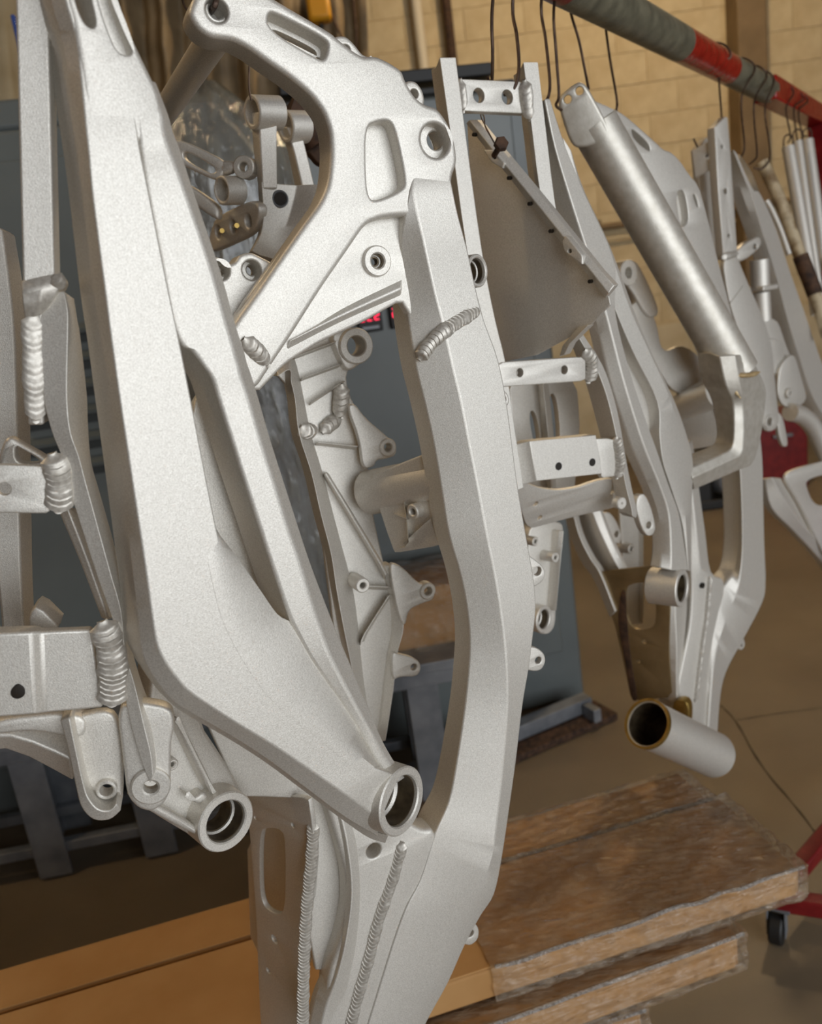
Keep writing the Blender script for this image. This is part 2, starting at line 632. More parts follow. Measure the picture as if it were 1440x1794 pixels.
# warm high bay lamps under the ceiling
LAMPG, nt, b = material('lamp_glow', (255, 214, 150), .4)
b.inputs['Emission Color'].default_value = (1.0, .74, .42, 1)
b.inputs['Emission Strength'].default_value = 25
for k_, (x, y) in enumerate(((-2.2, 1.2), (1.7, 4.0))):
    t = thing('high_bay_lamp', ('warm high bay lamp under the ceiling near the left wall', 'warm high bay lamp under the ceiling above the far floor')[k_], 'lamp', V((x, y, 3.9)), 'high bay lamps')
    lathe('shade', V((x, y, 3.95)), Z, [(.05, .25), (.12, .2), (.3, 0), (.29, 0), (.11, .19), (.05, .23)], STEEL, t)
    lathe('bulb', V((x, y, 4.03)), Z, [(.001, 0), (.1, 0), (.08, .06), (.001, .08)], LAMPG, t, seg=20)
    tube('hanger', [V((x, y, 4.15)), V((x, y, 4.4))], .015, STEEL, t, k=1)
    l = bpy.data.lights.new('lamp_light', 'POINT')
    l.energy, l.color, l.shadow_soft_size = (40, 110)[k_], (1.0, .76, .46), .12
    lo_ = bpy.data.objects.new('lamp_light', l)
    lo_.location = (0, 0, -.02)
    lo_.parent = t
    COL.objects.link(lo_)
# paler skirting band with a conduit, column, pipes on the wall
tr = structure(box('trim_1', V((1.9, WY - .03, .55)), (V((1, 0, 0)), V((0, 1, 0)), Z), (6, .05, .9), BEIGE))
tr['label'] = 'pale painted lower band of the back wall'


def wx(x, y, Y):
    r = ray(x, y)
    return CAM + r * (Y / r.y)


cx = wx(1312, 130, WY - .12).x
colm = structure(box('trim_2', V((cx, WY - .1, 2.2)), (V((1, 0, 0)), V((0, 1, 0)), Z), (.2, .2, 4.4), COLUMN, bev=.01))
colm['label'] = 'brown painted steel column standing against the back wall'
for nm, px_, r, mt, lb in (('wall_pipe', 733, .035, WHITEP, 'white vertical pipe running down the block wall above the cabinet'),
                           ('wall_rod', 786, .03, RUST, 'dark rod rising from the black rail on the cabinet')):
    p = wx(px_, 40, WY - .08)
    t = thing(nm, lb, 'pipe', V((p.x, p.y, 0)))
    tube('pipe', [V((p.x, p.y, 1.6)), V((p.x, p.y, 4.3))], r, mt, t, k=1)
    for z in (2.2, 3.4):
        box('clamp', V((p.x, p.y + .03, z)), (V((1, 0, 0)), V((0, 1, 0)), Z), (.12, .06, .04), STEEL, t)
pz = wx(1040, 400, WY - .06).z
t = thing('wall_conduit', 'thin horizontal conduit along the block wall behind the frames', 'conduit', V((1.5, WY - .06, pz)))
tube('conduit', [V((-.5, WY - .06, pz)), V((4.6, WY - .06, pz))], .022, COLUMN, t, k=1)
tube('cable', [V((-.5, WY - .05, pz - .07)), V((1.5, WY - .05, pz - .085)), V((4.6, WY - .05, pz - .07))], .012, BEIGE, t, k=6)
for x in (.4, 1.6, 2.8, 4.0):
    box('clamp', V((x, WY - .05, pz - .03)), (V((1, 0, 0)), V((0, 1, 0)), Z), (.03, .06, .16), COLUMN, t)

# ------------------------------------------------------------------ oven cabinet behind the rack
ob = onz(1025, 1222, 0)
OVY = 9
op = Plane(ob, OVY)
OW, OD = 3.1, 1.3
r = ray(868, 140)
OH = CAM.z + (r * ((op.o - CAM).dot(op.n) / r.dot(op.n))).z
oven = thing('oven_cabinet', 'large slate grey oven cabinet with red digital controllers behind the hanging frames', 'cabinet', op.w(-OW / 2, 0))
ax = (op.u, op.n, Z)
box('body', op.w(-OW / 2, OH / 2, -OD / 2), ax, (OW, OD, OH), OVEN, oven, bev=.012)
for a, w_ in ((-.62, 1.1), (-1.78, 1.14)):
    d = box('door', op.w(a, OH * .53, .012), ax, (w_, .024, OH * .86), OVEN, oven, bev=.006)
    box('handle', op.w(a - w_ * .42, OH * .5, .05), ax, (.03, .03, .3), STEEL, d, bev=.005)
box('top_rail', op.w(-.42, OH + .03, -.03), ax, (.62, .08, .035), BLACK, oven, bev=.004)
box('top_rail', op.w(-.46, OH - .02, .03), ax, (.8, .03, .02), BLACK, oven, bev=.004)
for x, y in ((644, 559), (700, 551)):
    a, b_ = op.uv(x, y)
    c = box('controller', op.w(a, b_, .034), ax, (.075, .02, .075), BLACK, oven, bev=.004)
    for i in range(3):
        # seven segment figures
        ca = a - .022 + i * .022
        for s in ((0, .012, .012, .003), (0, 0, .012, .003), (0, -.012, .012, .003), (.006, .006, .003, .011), (-.006, -.006, .003, .011)):
            box('digit_segment', op.w(ca + s[0], b_ + .008 + s[1], .0455), ax, (s[2], .003, s[3]), LED, c)
    box('button_strip', op.w(a, b_ - .025, .0455), ax, (.05, .003, .008), STEEL, c)
a, b_ = op.uv(182, 655)
for i in range(6):
    box('louvre', op.w(a, b_ + .14 - i * .075, .03), (op.u, (op.n - Z * .6).normalized(), (Z + op.n * .6).normalized()), (.5, .05, .012), OVEN, oven)
    box('vent_gap', op.w(a, b_ + .11 - i * .075, .026), ax, (.5, .006, .028), OVEND, oven)
tsu, tsz = op.uv(60, 168)
box('upper_section', op.w(-OW + .95, (OH + tsz) / 2, -.55), ax, (1.9, 1.1, tsz - OH), OVEN, oven, bev=.012)
# floor rail in front of the oven
p0, p1 = onz(1060, 1225, .05), onz(905, 1290, .05)
t = thing('floor_rail', 'low grey steel rail lying on the floor before the oven cabinet', 'rail', V((*((p0 + p1) / 2).xy, 0)))
d = (p0 - p1)
d.z = 0
ln = d.length
d.normalize()
pd = V((d.y, -d.x, 0))
mid = (p0 + p1) / 2 - d * .3
mid.z = 0
box('rail_bed', mid + Z * .012, (d, pd, Z), (ln + .6, .12, .024), RUST, t, bev=.003)
box('rail_flange', mid + Z * .05 - pd * .03, (d, pd, Z), (ln + .5, .05, .05), STEEL, t, bev=.004)
for i in range(3):
    box('rail_bracket', mid + Z * .04 + d * (-.4 + .4 * i) + pd * .03, (d, pd, Z), (.03, .06, .05), STEEL, t, bev=.003)

# wavy sheets


def sheet(name, p00, p10, p01, p11, nu, nv, amp, mat, parent=None, freq=5, seed=1, th=.002, fold=(1, .3)):
    rnd = random.Random(seed)
    n = (p10 - p00).cross(p01 - p00).normalized()
    ph = [rnd.uniform(0, 6.3) for _ in range(6)]
    vs, fs = [], []
    for j in range(nv + 1):
        for i in range(nu + 1):
            s, t_ = i / nu, j / nv
            p = p00.lerp(p10, s).lerp(p01.lerp(p11, s), t_)
            h = amp * (fold[0] * math.sin(freq * 6.28 * s + ph[0] + 1.3 * math.sin(3 * t_ + ph[1])) + .45 * math.sin(freq * 13.7 * s + ph[2] + 2 * t_) + fold[1] * math.sin(freq * 4 * t_ + ph[3] + 4 * s))
            vs.append(p + n * h)
    W_ = nu + 1
    for j in range(nv):
        for i in range(nu):
            fs.append((j * W_ + i, j * W_ + i + 1, (j + 1) * W_ + i + 1, (j + 1) * W_ + i))
    o = mesh(name, vs, fs, mat, parent, ang=60)
    so = o.modifiers.new('solid', 'SOLIDIFY')
    so.thickness = th
    return o


cy = 4.6
cu_ = sheet('curtain', wx(215, 330, cy), wx(655, 330, cy), wx(200, -60, cy), wx(640, -60, cy), 120, 14, .06, CURTAIN, None, 6, 3)
tag(cu_, 'brown pleated curtain hanging above the oven cabinet at the upper left', 'curtain')
cl = sheet('canvas_cover', wx(-60, 330, cy + .2), wx(150, 330, cy + .2), wx(-80, -60, cy + .2), wx(130, -60, cy + .2), 40, 10, .04, BEIGE, None, 3, 8)
tag(cl, 'beige canvas cover hanging behind the left flat bar', 'cover')
tp = op.w(*op.uv(108, 150), -.1)
tp.z = tsz + .11
bc = thing('blue_bin', 'small blue plastic bin on the oven cabinet beside the near swing arm', 'bin', V((tp.x, tp.y, tsz)))
BX = (V((1, 0, 0)), V((0, 1, 0)), Z)
box('bin_front', tp + V((0, -.085, -.02)), BX, (.16, .012, .18), BLUEP, bc, bev=.004)
box('bin_side', tp + V((-.075, 0, -.005)), BX, (.012, .18, .2), BLUEP, bc, bev=.004)
box('bin_side', tp + V((.075, 0, -.005)), BX, (.012, .18, .2), BLUEP, bc, bev=.004)
box('bin_base', tp + V((0, 0, -.104)), BX, (.16, .18, .012), BLUEP, bc, bev=.004)
box('bin_back', tp + V((0, .085, -.005)), BX, (.16, .012, .2), BLUEP, bc, bev=.004)

# chain hoist seen above the frame
hp = wx(560, 22, 4.4)
h = thing('chain_hoist', 'yellow chain hoist hanging before the brown curtain', 'hoist', hp - Z * .12)
mesh_h = box('body', hp + Z * .02, BX, (.11, .1, .13), YELLOW, h, bev=.02)
tube('hook', [hp + V((0, 0, -.05)), hp + V((.0, 0, -.1)), hp + V((.035, 0, -.13)), hp + V((.01, 0, -.165)), hp + V((-.03, 0, -.14))], .012, BLACK, h, k=6)
tube('chain', [hp + Z * .08, hp + Z * .9], .008, STEEL, h, k=1)
tube('hand_chain', [hp + V((.05, 0, 0)), hp + V((.11, 0, -.16)), hp + V((.16, 0, -.1)), hp + V((.17, 0, .5))], .006, WIRE, h, k=6)

# tall bundle wrapped in plastic on the work table


def blob(name, c, rx, ry, z0, z1, mat, parent, seed=1, wr=.07, seg=40, nz_=26):
    rnd = random.Random(seed)
    ph = [rnd.uniform(0, 6.3) for _ in range(8)]
    vs, fs = [], []
    for j in range(nz_ + 1):
        t_ = j / nz_
        k_ = min(1, (1 - t_) * 7 + .25) * (.9 + .1 * math.sin(t_ * 5 + ph[0]))
        for s in range(seg):
            a = 6.2832 * s / seg
            w_ = 1 + wr * (math.sin(7 * a + ph[1] + 3 * t_) + .7 * math.sin(13 * a + ph[2] - 5 * t_) + .6 * math.sin(9 * t_ * 3 + ph[3] + 3 * a))
            vs.append(V((c.x + rx * k_ * w_ * math.cos(a), c.y + ry * k_ * w_ * math.sin(a), z0 + (z1 - z0) * t_)))
    for j in range(nz_):
        for s in range(seg):
            t2 = (s + 1) % seg
            fs.append((j * seg + s, j * seg + t2, (j + 1) * seg + t2, (j + 1) * seg + s))
    fs.append(tuple(range(seg)))
    fs.append(tuple(nz_ * seg + s for s in range(seg)))
    return mesh(name, vs, fs, mat, parent, ang=70)


c = wx(440, 700, 2.33)
fb = thing('wrapped_bundle', 'tall bundle wrapped in wrinkled clear plastic before the oven cabinet', 'bundle', V((c.x, c.y, .46)))
zt_ = wx(452, 130, 2.33).z
blob('core', c, .19, .07, .465, zt_ - .05, STEEL, fb, 3, .04)
blob('plastic_wrap', c, .23, .095, .462, zt_, FILMG, fb, 5, .05)

# ------------------------------------------------------------------ steel work table with wrapped parcel
tz = .45
tp = Plane(onz(832, 1150, tz), 6)
tb = thing('work_table', 'low steel work table with grey angle legs below the wrapped parcel', 'table', V((*tp.w(-.75, 0, -.2).xy, 0)))
TL, TD = 1.75, .29
tx = (tp.u, tp.n, Z)
TC = tp.w(-TL / 2, 0, -TD / 2)
box('table_top', TC - Z * .01, tx, (TL, TD, .03), STEEL, tb, bev=.003)
box('apron', TC + tp.n * (TD / 2 - .02) - Z * .045, tx, (TL - .02, .02, .045), STEEL, tb, bev=.002)
fu = [(onz(x, y, .02) - tp.o).dot(tp.u) for x, y in ((30, 1690), (255, 1605), (775, 1420))]
for a_ in fu:
    for j in (-1, 1):
        f_ = TC + tp.u * (a_ + TL / 2) + tp.n * (j * (TD / 2 - .03))
        f_.z = tz / 2 - .02
        l_ = box('leg', f_, tx, (.09, .01, tz - .06), STEEL, tb, bev=.001)
        box('leg_flange', f_ - tp.n * .04 * j - tp.u * .04, tx, (.01, .08, tz - .06), STEEL, l_, bev=.001)
for j in (-1, 1):
    g = TC + tp.n * (j * (TD / 2 - .05))
    g.z = .09
    box('stretcher', g, tx, (TL - .1, .03, .03), STEEL, tb, bev=.002)
pc = thing('wrapped_parcel', 'flat brown parcel in shiny stretch film lying on the work table', 'parcel', TC + Z * .005)
pp = onz(735, 1068, tz + .1)
pp.z = tz + .1
p_ = box('carton', pp - tp.n * .05, tx, (.42, .26, .18), CARD, pc, bev=.012)
vv = []


def crumple(name, c, ax, dims, mat, parent, n=10, amp=.006, seed=1, skip=()):
    """wrinkled film skin around a box: a closed, loose and uneven shell"""
    rnd = random.Random(seed)
    bm = bmesh.new()
    bmesh.ops.create_cube(bm, size=1)
    bmesh.ops.subdivide_edges(bm, edges=bm.edges[:], cuts=n, use_grid_fill=True)
    ph = [rnd.uniform(0, 6.3) for _ in range(6)]
    vs = []
    for v in bm.verts:
        x, y, z = v.co
        a = amp * (math.sin(31 * x + 5 * y + ph[0]) + .7 * math.sin(47 * (x + y * .6) + 11 * z + ph[1]) + .5 * rnd.uniform(-1, 1))
        l = max(abs(x), abs(y), abs(z))
        n_ = V((x if abs(x) > l - 1e-4 else 0, y if abs(y) > l - 1e-4 else 0, z if abs(z) > l - 1e-4 else 0)).normalized()
        a = abs(a) + .0015
        vs.append(V(c) + ax[0] * (x * dims[0] + n_.x * a) + ax[1] * (y * dims[1] + n_.y * a) + ax[2] * (z * dims[2] + n_.z * a))
    bm.verts.index_update()
    fs = [tuple(v.index for v in f.verts) for f in bm.faces]
    bm.free()
    return mesh(name, vs, fs, mat, parent, ang=25)


crumple('stretch_film', pp - tp.n * .05, tx, (.43, .27, .186), FILM, pc, 12, .006, 3)

# ------------------------------------------------------------------ flat cartons on the floor
zt = .5
bd = (onz(1130, 1436, zt) - onz(447, 1641, zt))
bd.z = 0
bd.normalize()
bn = V((bd.y, -bd.x, 0))
fr = onz(840, 1705, zt)
s0 = onz(840, 1523, zt)
wfront = abs((s0 - fr).dot(bn))
bk = onz(894, 1440, zt)
wback = abs((bk - s0).dot(bn))
endx = (onz(1385, 1512, zt) - fr).dot(bd)
CT = .05
cb = (bd, bn, Z)
carton_i = 0


def carton(label, s0_, s1_, n0, n1, z1, hgt, rot=0, wrap=None, seed=0):
    """long flat carton from s0_ to s1_ along the pile, n0..n1 behind its front edge, top at z1"""
    ca, sa = math.cos(R_(rot)), math.sin(R_(rot))
    u_ = bd * ca + bn * sa
    n_ = bn * ca - bd * sa
    c = fr + bd * ((s0_ + s1_) / 2) - bn * ((n0 + n1) / 2)
    c.z = z1 - hgt / 2
    t = thing('flat_carton', label, 'box', V((c.x, c.y, z1 - hgt)), 'long flat cartons piled on the floor')
    L_, W_ = s1_ - s0_, n1 - n0
    ax_ = (u_, n_, Z)
    box('carton_body', c, ax_, (L_, W_, hgt), CARD, t, bev=.004)
    box('flap', c + Z * (hgt / 2 + .0015), ax_, (L_ * .998, W_ - .004, .003), CARD, t, bev=.001)
    box('end_flap', c + u_ * (L_ / 2 + .002), ax_, (.004, W_ - .006, hgt - .006), CARD2, t, bev=.001)
    if wrap:
        wc = c + u_ * (L_ / 2 - wrap / 2 + .01)
        crumple('stretch_film', wc, ax_, (wrap + .008, W_ + .006, hgt + .008), FILM, t, 40, .0022, seed)
        rnd = random.Random(seed)
        for zz, r_ in ((hgt / 2 + .0035, .003),):
            pts = [wc + u_ * (wrap * (-.5 + i / 14)) + n_ * (W_ / 2 + .004 + rnd.uniform(-.002, .002)) + Z * (zz + rnd.uniform(-.002, .002)) for i in range(15)]
            tube('film_glint', pts, r_, FILMGLINT, t, seg=8, k=4)  # thin pale tube added to draw a highlight along the film edge
    return t


wf, wb = wfront, wback
carton('top front flat carton, right end wrapped in shiny film, on the pile', -1.25, endx, 0, wf - .005, zt, CT, 0, .52, 1)
carton('top rear flat carton behind the seam of the pile', -1.25, endx - .02, wf + .005, wf + wb, zt - .002, CT, 0, .75, 2)
carton('second carton down with crinkled film along its front', -1.2, endx - .13, -.035, wf + wb - .1, zt - CT - .014, .06, -1.0, 1.3, 3)
carton('third carton down, bare cardboard end sticking out of the pile', -1.2, endx - .3, -.01, wf + wb - .15, zt - CT - .088, .06, 1.0, .7, 4)
carton('fourth carton down in the pile', -1.15, endx - .34, -.03, wf + wb - .12, zt - CT - .162, .06, -.8, None, 5)
carton('fifth carton down in the pile', -1.15, endx - .36, -.01, wf + wb - .12, zt - CT - .236, .06, .6, None, 6)
pal = thing('pallet', 'low wooden pallet under the pile of cartons', 'pallet', V((*(fr - bn * .3 + bd * -.2).xy, 0)))
zp = zt - CT - .236 - .06 - .006
WOOD = mat_noise('pallet_wood', (120, 92, 60), (150, 118, 80), 8, rough=.85, stretch=(1, 12, 12))
pcx = fr + bd * ((endx - 1.5) / 2) - bn * ((wf + wb) / 2 - .1)
for i in range(5):
    p = pcx - bn * (-.26 + .13 * i)
    p.z = zp - .01
    box('deck_board', p, cb, (1.3, .09, .018), WOOD, pal, bev=.002)
for i in range(3):
    p = pcx + bd * (-.55 + .55 * i)
    p.z = (zp - .02) / 2
    box('bearer', p, cb, (.09, .62, max(.03, zp - .02)), WOOD, pal, bev=.002)

# ------------------------------------------------------------------ rack: rail, post, foot and castor
BA = at(1132, 44, 1.36)
bdir = V((math.sin(R_(36.0)), math.cos(R_(36.0)), 0))
BR = .030


def bar_at_px(x):
    # point of the rail's axis seen at image column x
    lo, hi = -1.6, 2.5
    for _ in range(50):
        mdl = (lo + hi) / 2
        p = BA + bdir * mdl - CAM
        xx = 720 + FPX * p.dot(RT) / p.dot(FW)
        if xx < x:
            lo = mdl
        else:
            hi = mdl
    return BA + bdir * lo


bend = bar_at_px(1432)
bn2 = V((bdir.y, -bdir.x, 0))
rack = thing('frame_rack', 'red and grey painted steel rack with a rail carrying the frames', 'rack', V((bend.x, bend.y, 0)))
blen = (bend - BA).length
# rail painted in stretches
cuts = [(-1.5, 985, MAROON), (985, 1190, GREYP), (1190, 1274, REDP), (1274, 1344, GREYP)]
prev = BA + bdir * -1.45
for i, (a, b_, mt) in enumerate(cuts):
    p1 = bar_at_px(b_)
    tube('rail_section', [prev, p1], BR, mt, rack, seg=28, k=1, caps=False)
    prev = p1
box('rail_end', (prev + bend) / 2, (bdir, bn2, Z), ((bend - prev).length + .06, .056, .056), REDP, rack, bev=.004)
cst = onz(1362, 1648, 0)
# the end post splays outwards down to the foot
ft = onz(1560, 1500, .1)
pd_ = (bend - ft).normalized()
py_ = pd_.cross(bdir).normalized()
box('post', (bend + ft) / 2 - pd_ * .02, (pd_, py_, pd_.cross(py_)), ((bend - ft).length, .056, .056), MAROON, rack, bev=.004)
for k_, (a, b_) in enumerate(((onz(1352, 1575, .115), onz(1520, 1600, .115)), (onz(1388, 1535, .115), onz(1560, 1330, .115)))):
    fd = (b_ - a).normalized()
    box('foot', (a + b_) / 2, (fd, V((fd.y, -fd.x, 0)), Z), ((b_ - a).length, .036, .036), MAROON, rack, bev=.004)
cas = thing('castor', 'black rubber castor under the foot of the rack', 'castor', V((cst.x, cst.y, 0)))
wax = V((.75, -.5, 0)).normalized()
lathe('wheel', V((cst.x, cst.y, .036)) + wax * .014, wax, [(.012, 0), (.033, 0), (.036, -.004), (.036, -.024), (.033, -.028), (.012, -.028)], RUBBER, cas)
lathe('hub', V((cst.x, cst.y, .036)) + wax * .016, wax, [(.002, 0), (.011, 0), (.011, -.032), (.002, -.032)], STEEL, cas)
for s in (-1, 1):
    box('fork', V((cst.x, cst.y, .062)) + wax * (.018 * s), (wax.cross(Z), wax, Z), (.03, .003, .08), STEEL, cas, bev=.001)
box('swivel_plate', V((cst.x, cst.y, .102)), (wax.cross(Z), wax, Z), (.06, .06, .006), STEEL, cas, bev=.001)

# ------------------------------------------------------------------ near swing arm
AP = Plane(at(400, 900, .58), 32)
arm = thing('swing_arm', 'large blasted aluminium swing arm with a long window, nearest at the centre left', 'swing arm', AP.p(705, 1404))
strip('rail', AP, [
    [(66, -90, -.012), (98, -90, -.001), (106, -90, -.001)],
    [(88, 0, -.012), (116, 0, -.001), (124, 0, -.001)],
    [(97, 33, -.012), (126, 33, -.001), (134, 33, -.001)],
    [(110, 74, -.012), (136, 74, -.0012), (150, 74, -.0014)],
    [(120, 134, -.012), (142, 130, -.0008), (226, 140, -.0008)],
    [(130, 198, -.012), (148, 196, -.0001), (236, 198, -.0001)],
    [(135, 232, -.012), (151, 230, .0005), (241, 228, .0005)],
    [(140, 268, -.012), (155, 266, .0008), (246, 262, .0008)],
    [(150, 351, -.012), (163, 351, .0008), (262, 340, .0008)],
    [(167, 502, -.012), (183, 502, .0008), (292, 490, .0008)],
    [(181, 599, -.012), (196, 602, 0), (317, 609, 0)],
    [(194, 700, -.012), (210, 700, 0), (335, 700, 0)],
    [(214, 851, -.012), (233, 850, 0), (364, 850, 0)],
    [(231, 985, -.012), (254, 985, 0), (388, 965, 0)],
    [(243, 1090, -.012), (268, 1085, 0), (410, 1060, 0)],
    [(247, 1137, -.012), (276, 1128, 0), (432, 1118, 0)],
    [(261, 1174, -.012), (290, 1160, 0), (462, 1172, 0)],
    [(284, 1207, -.012), (312, 1190, 0), (490, 1208, 0)],
    [(314, 1237, -.012), (338, 1216, 0), (530, 1245, 0)],
    [(400, 1287, -.012), (414, 1266, 0), (585, 1292, 0)],
    [(467, 1330, -.012), (480, 1306, 0), (622, 1322, 0)],
    [(534, 1380, -.012), (548, 1352, 0), (652, 1342, 0)],
    [(601, 1430, -.012), (614, 1398, 0), (676, 1352, 0)],
    [(662, 1466, -.014), (666, 1436, -.004), (700, 1360, -.004)],
], ALU, arm, back=-.055, k=4, bev=.003)
plate('axle_plate', AP, [(98, -90), (190, -90), (206, 0), (231, 60), (254, 108), (279, 160), (286, 192), (286, 246), (240, 250), (154, 250), (142, 130), (126, 33), (116, 0)], ALU, arm, th=.045, h=0, bev=.004, q=.12,
      holes=[[(116, -80), (146, -80), (160, 0), (169, 36), (166, 50), (154, 47), (143, 32), (131, 0)], [(158, -80), (178, -80), (200, 0), (220, 50), (234, 92), (222, 97), (206, 90), (192, 60), (172, 0)]])
plate('slot_floor', AP, [(150, -90), (190, -90), (206, 0), (240, 100), (210, 110), (190, 70), (166, 0)], ALU, arm, th=.006, h=-.012, bev=.001, rnd=0)
strip('rail', AP, [
    [(232, 140, -.0008), (264, 140, -.001), (272, 140, -.012)],
    [(238, 200, -.0001), (284, 196, -.0002), (295, 200, -.012)],
    [(242, 230, .0004), (288, 226, .0004), (304, 230, -.012)],
    [(247, 264, .0004), (296, 256, .0), (317, 264, -.014)],
    [(258, 334, -.004), (322, 325, -.004), (340, 335, -.016)],
    [(284, 468, -.006), (368, 460, -.006), (388, 478, -.018)],
    [(302, 560, -.006), (396, 560, -.006), (411, 560, -.018)],
    [(319, 604, -.006), (408, 600, -.006), (423, 598, -.018)],
    [(336, 614, -.006), (413, 620, -.006), (429, 616, -.018)],
    [(356, 640, -.006), (419, 640, -.006), (434, 636, -.018)],
    [(371, 662, -.006), (424, 662, -.006), (441, 656, -.018)],
    [(382, 696, -.007), (436, 696, -.006), (453, 695, -.018)],
    [(406, 772, -.007), (458, 772, -.006), (474, 768, -.018)],
    [(431, 851, -.007), (482, 848, -.006), (500, 850, -.018)],
    [(455, 924, -.007), (503, 918, -.006), (522, 918, -.018)],
    [(478, 995, -.007), (526, 985, -.006), (545, 988, -.018)],
    [(506, 1078, -.008), (548, 1062, -.006), (578, 1075, -.018)],
    [(522, 1112, -.009), (562, 1105, -.006), (596, 1120, -.018)],
    [(544, 1153, -.010), (577, 1146, -.006), (612, 1157, -.018)],
    [(576, 1200, -.011), (600, 1192, -.007), (631, 1204, -.018)],
    [(604, 1240, -.012), (622, 1234, -.008), (648, 1242, -.018)],
    [(634, 1290, -.012), (652, 1285, -.010), (668, 1292, -.018)],
    [(660, 1335, -.012), (676, 1330, -.012), (690, 1332, -.018)],
    [(684, 1376, -.014), (700, 1370, -.014), (712, 1364, -.018)],
], ALU, arm, back=-.055, k=4, bev=.0025)
strip('web', AP, [
    [(352, 905, -.002), (372, 915, -.001), (382, 934, -.004)],
    [(366, 990, .0003), (392, 975, .0006), (412, 972, -.007)],
    [(386, 1075, .0003), (414, 1060, .0006), (452, 1028, -.009)],
    [(410, 1130, .0003), (438, 1116, .0006), (486, 1076, -.011)],
    [(440, 1180, .0003), (466, 1164, .0006), (512, 1092, -.012)],
    [(470, 1220, .0003), (494, 1200, .0006), (534, 1122, -.012)],
    [(510, 1258, .0003), (532, 1238, .0006), (556, 1160, -.013)],
    [(570, 1304, .0003), (587, 1286, .0006), (612, 1244, -.014)],
    [(606, 1336, .0003), (624, 1318, .0006), (640, 1296, -.014)],
    [(640, 1360, .0003), (656, 1344, .0006), (666, 1342, -.014)],
], ALU, arm, back=-.04, k=4, bev=0, ang=50)
boss('pivot_bore', AP, 705, 1404, 61, 45, .05, -.002, ALU, arm, step=39, yaw=50)
strip('lower_rim', AP, [[(a, b + 7, -.022), (a + 5, b - 6, -.012)] for a, b in ((243, 1090), (247, 1137), (261, 1174), (284, 1207), (314, 1237), (400, 1287), (467, 1330), (534, 1380), (601, 1430), (645, 1460), (675, 1470))], ALU, arm, back=-.045, k=4, bev=.002)
# far leg of the same arm
AF = Plane(AP.o - V((math.sin(R_(56)), -math.cos(R_(56)), 0)) * .15, 40)
plate('far_rail', AF, [(200, 560), (240, 560), (300, 760), (370, 960), (395, 1130), (340, 1250), (400, 1340), (426, 1390), (436, 1440), (420, 1478), (395, 1490), (360, 1480), (235, 1405), (250, 1300), (268, 1180), (252, 1000), (225, 800)],
      ALU, arm, th=.03, h=-.012, bev=.004, holes=[(396, 1436, 36)])
plate('rib', AF, [(235, 1408), (370, 1478), (366, 1462), (300, 1420), (240, 1392)], ALU, arm, th=.02, h=.006, bev=.004)
plate('rib', AF, [(300, 1250), (318, 1262), (384, 1392), (372, 1398)], ALU, arm, th=.02, h=.004, bev=.004)
plate('rib', AF, [(322, 1385), (345, 1412), (368, 1400), (358, 1386), (340, 1400)], ALU, arm, th=.02, h=.002, bev=.003)
boss('pivot_bore', AF, 397, 1440, 53, 37, .04, .012, ALU, arm, step=32, yaw=40)
boss('screw_boss', AF, 303, 1340, 11, 4, .02, .004, ALU, arm)
plate('far_wall', AP.back(.05), [(330, 700), (395, 660), (470, 900), (520, 1090), (470, 1130), (395, 1010), (350, 900)], ALU, arm, th=.01, h=-.02, bev=.002)

# ------------------------------------------------------------------ near main frame
BP = Plane(at(620, 700, .76), 24)
mf = thing('motorcycle_frame', 'big blasted aluminium motorcycle frame hung upside down in the middle foreground', 'frame', BP.p(380, 10))
head = [(331, 18), (336, 34), (350, 52), (370, 65), (409, 69), (437, 84), (470, 108), (507, 133), (545, 165), (567, 194), (579, 227), (581, 268),
        (576, 321), (561, 355), (534, 391), (487, 458), (450, 512), (408, 570), (380, 620), (400, 680), (448, 684), (475, 642), (507, 595), (564, 505), (612, 436), (641, 393), (668, 382),
        (700, 378), (722, 378), (745, 346), (797, 346), (792, 314), (803, 284), (800, 252), (787, 214), (768, 188), (745, 182), (728, 168), (712, 140), (706, 122),
        (681, 106), (658, 96), (634, 98), (588, 62), (581, 55), (484, -2), (430, -36), (370, -36), (342, -12)]
plate('head_casting', BP, head, ALU, mf, th=.034, h=0, bev=.005, res=4, q=.2, holes=[
    (380, 18, 20), [(470, 22), (482, 22), (572, 68), (576, 80), (570, 103), (560, 104), (470, 50)],
    [(642, 222), (660, 213), (682, 210), (692, 226), (711, 316), (706, 332), (660, 352), (646, 346), (642, 300)], (763, 246, 29)])
# floors of the pockets
plate('pocket_floor', BP, [(465, 12), (585, 62), (578, 112), (465, 55)], ALU, mf, th=.01, h=-.019, bev=.001, rnd=0,
      holes=[[(472, 54), (482, 51), (548, 84), (556, 94), (552, 102), (540, 99), (480, 70)]])
plate('pocket_floor', BP, [(632, 205), (690, 200), (720, 330), (650, 362), (632, 350)], ALU, mf, th=.01, h=-.016, bev=.001, rnd=0)
boss('counterbore', BP, 763, 246, 32, 16, .012, -.014, ALU, mf)
boss('hook_bore', BP, 380, 18, 22, 14, .018, -.012, ALU, mf)
# lugs on the back edge
plate('lug', BP, [(585, 66), (592, 62), (606, 62), (620, 74), (638, 98), (660, 98), (640, 114), (590, 110), (580, 80)], ALU, mf, th=.016, h=-.006, bev=.003, holes=[(606, 87, 9)])
plate('lug', BP, [(705, 150), (716, 140), (730, 142), (742, 158), (746, 180), (735, 195), (700, 180)], ALU, mf, th=.016, h=-.018, bev=.003, holes=[(726, 164, 8)])
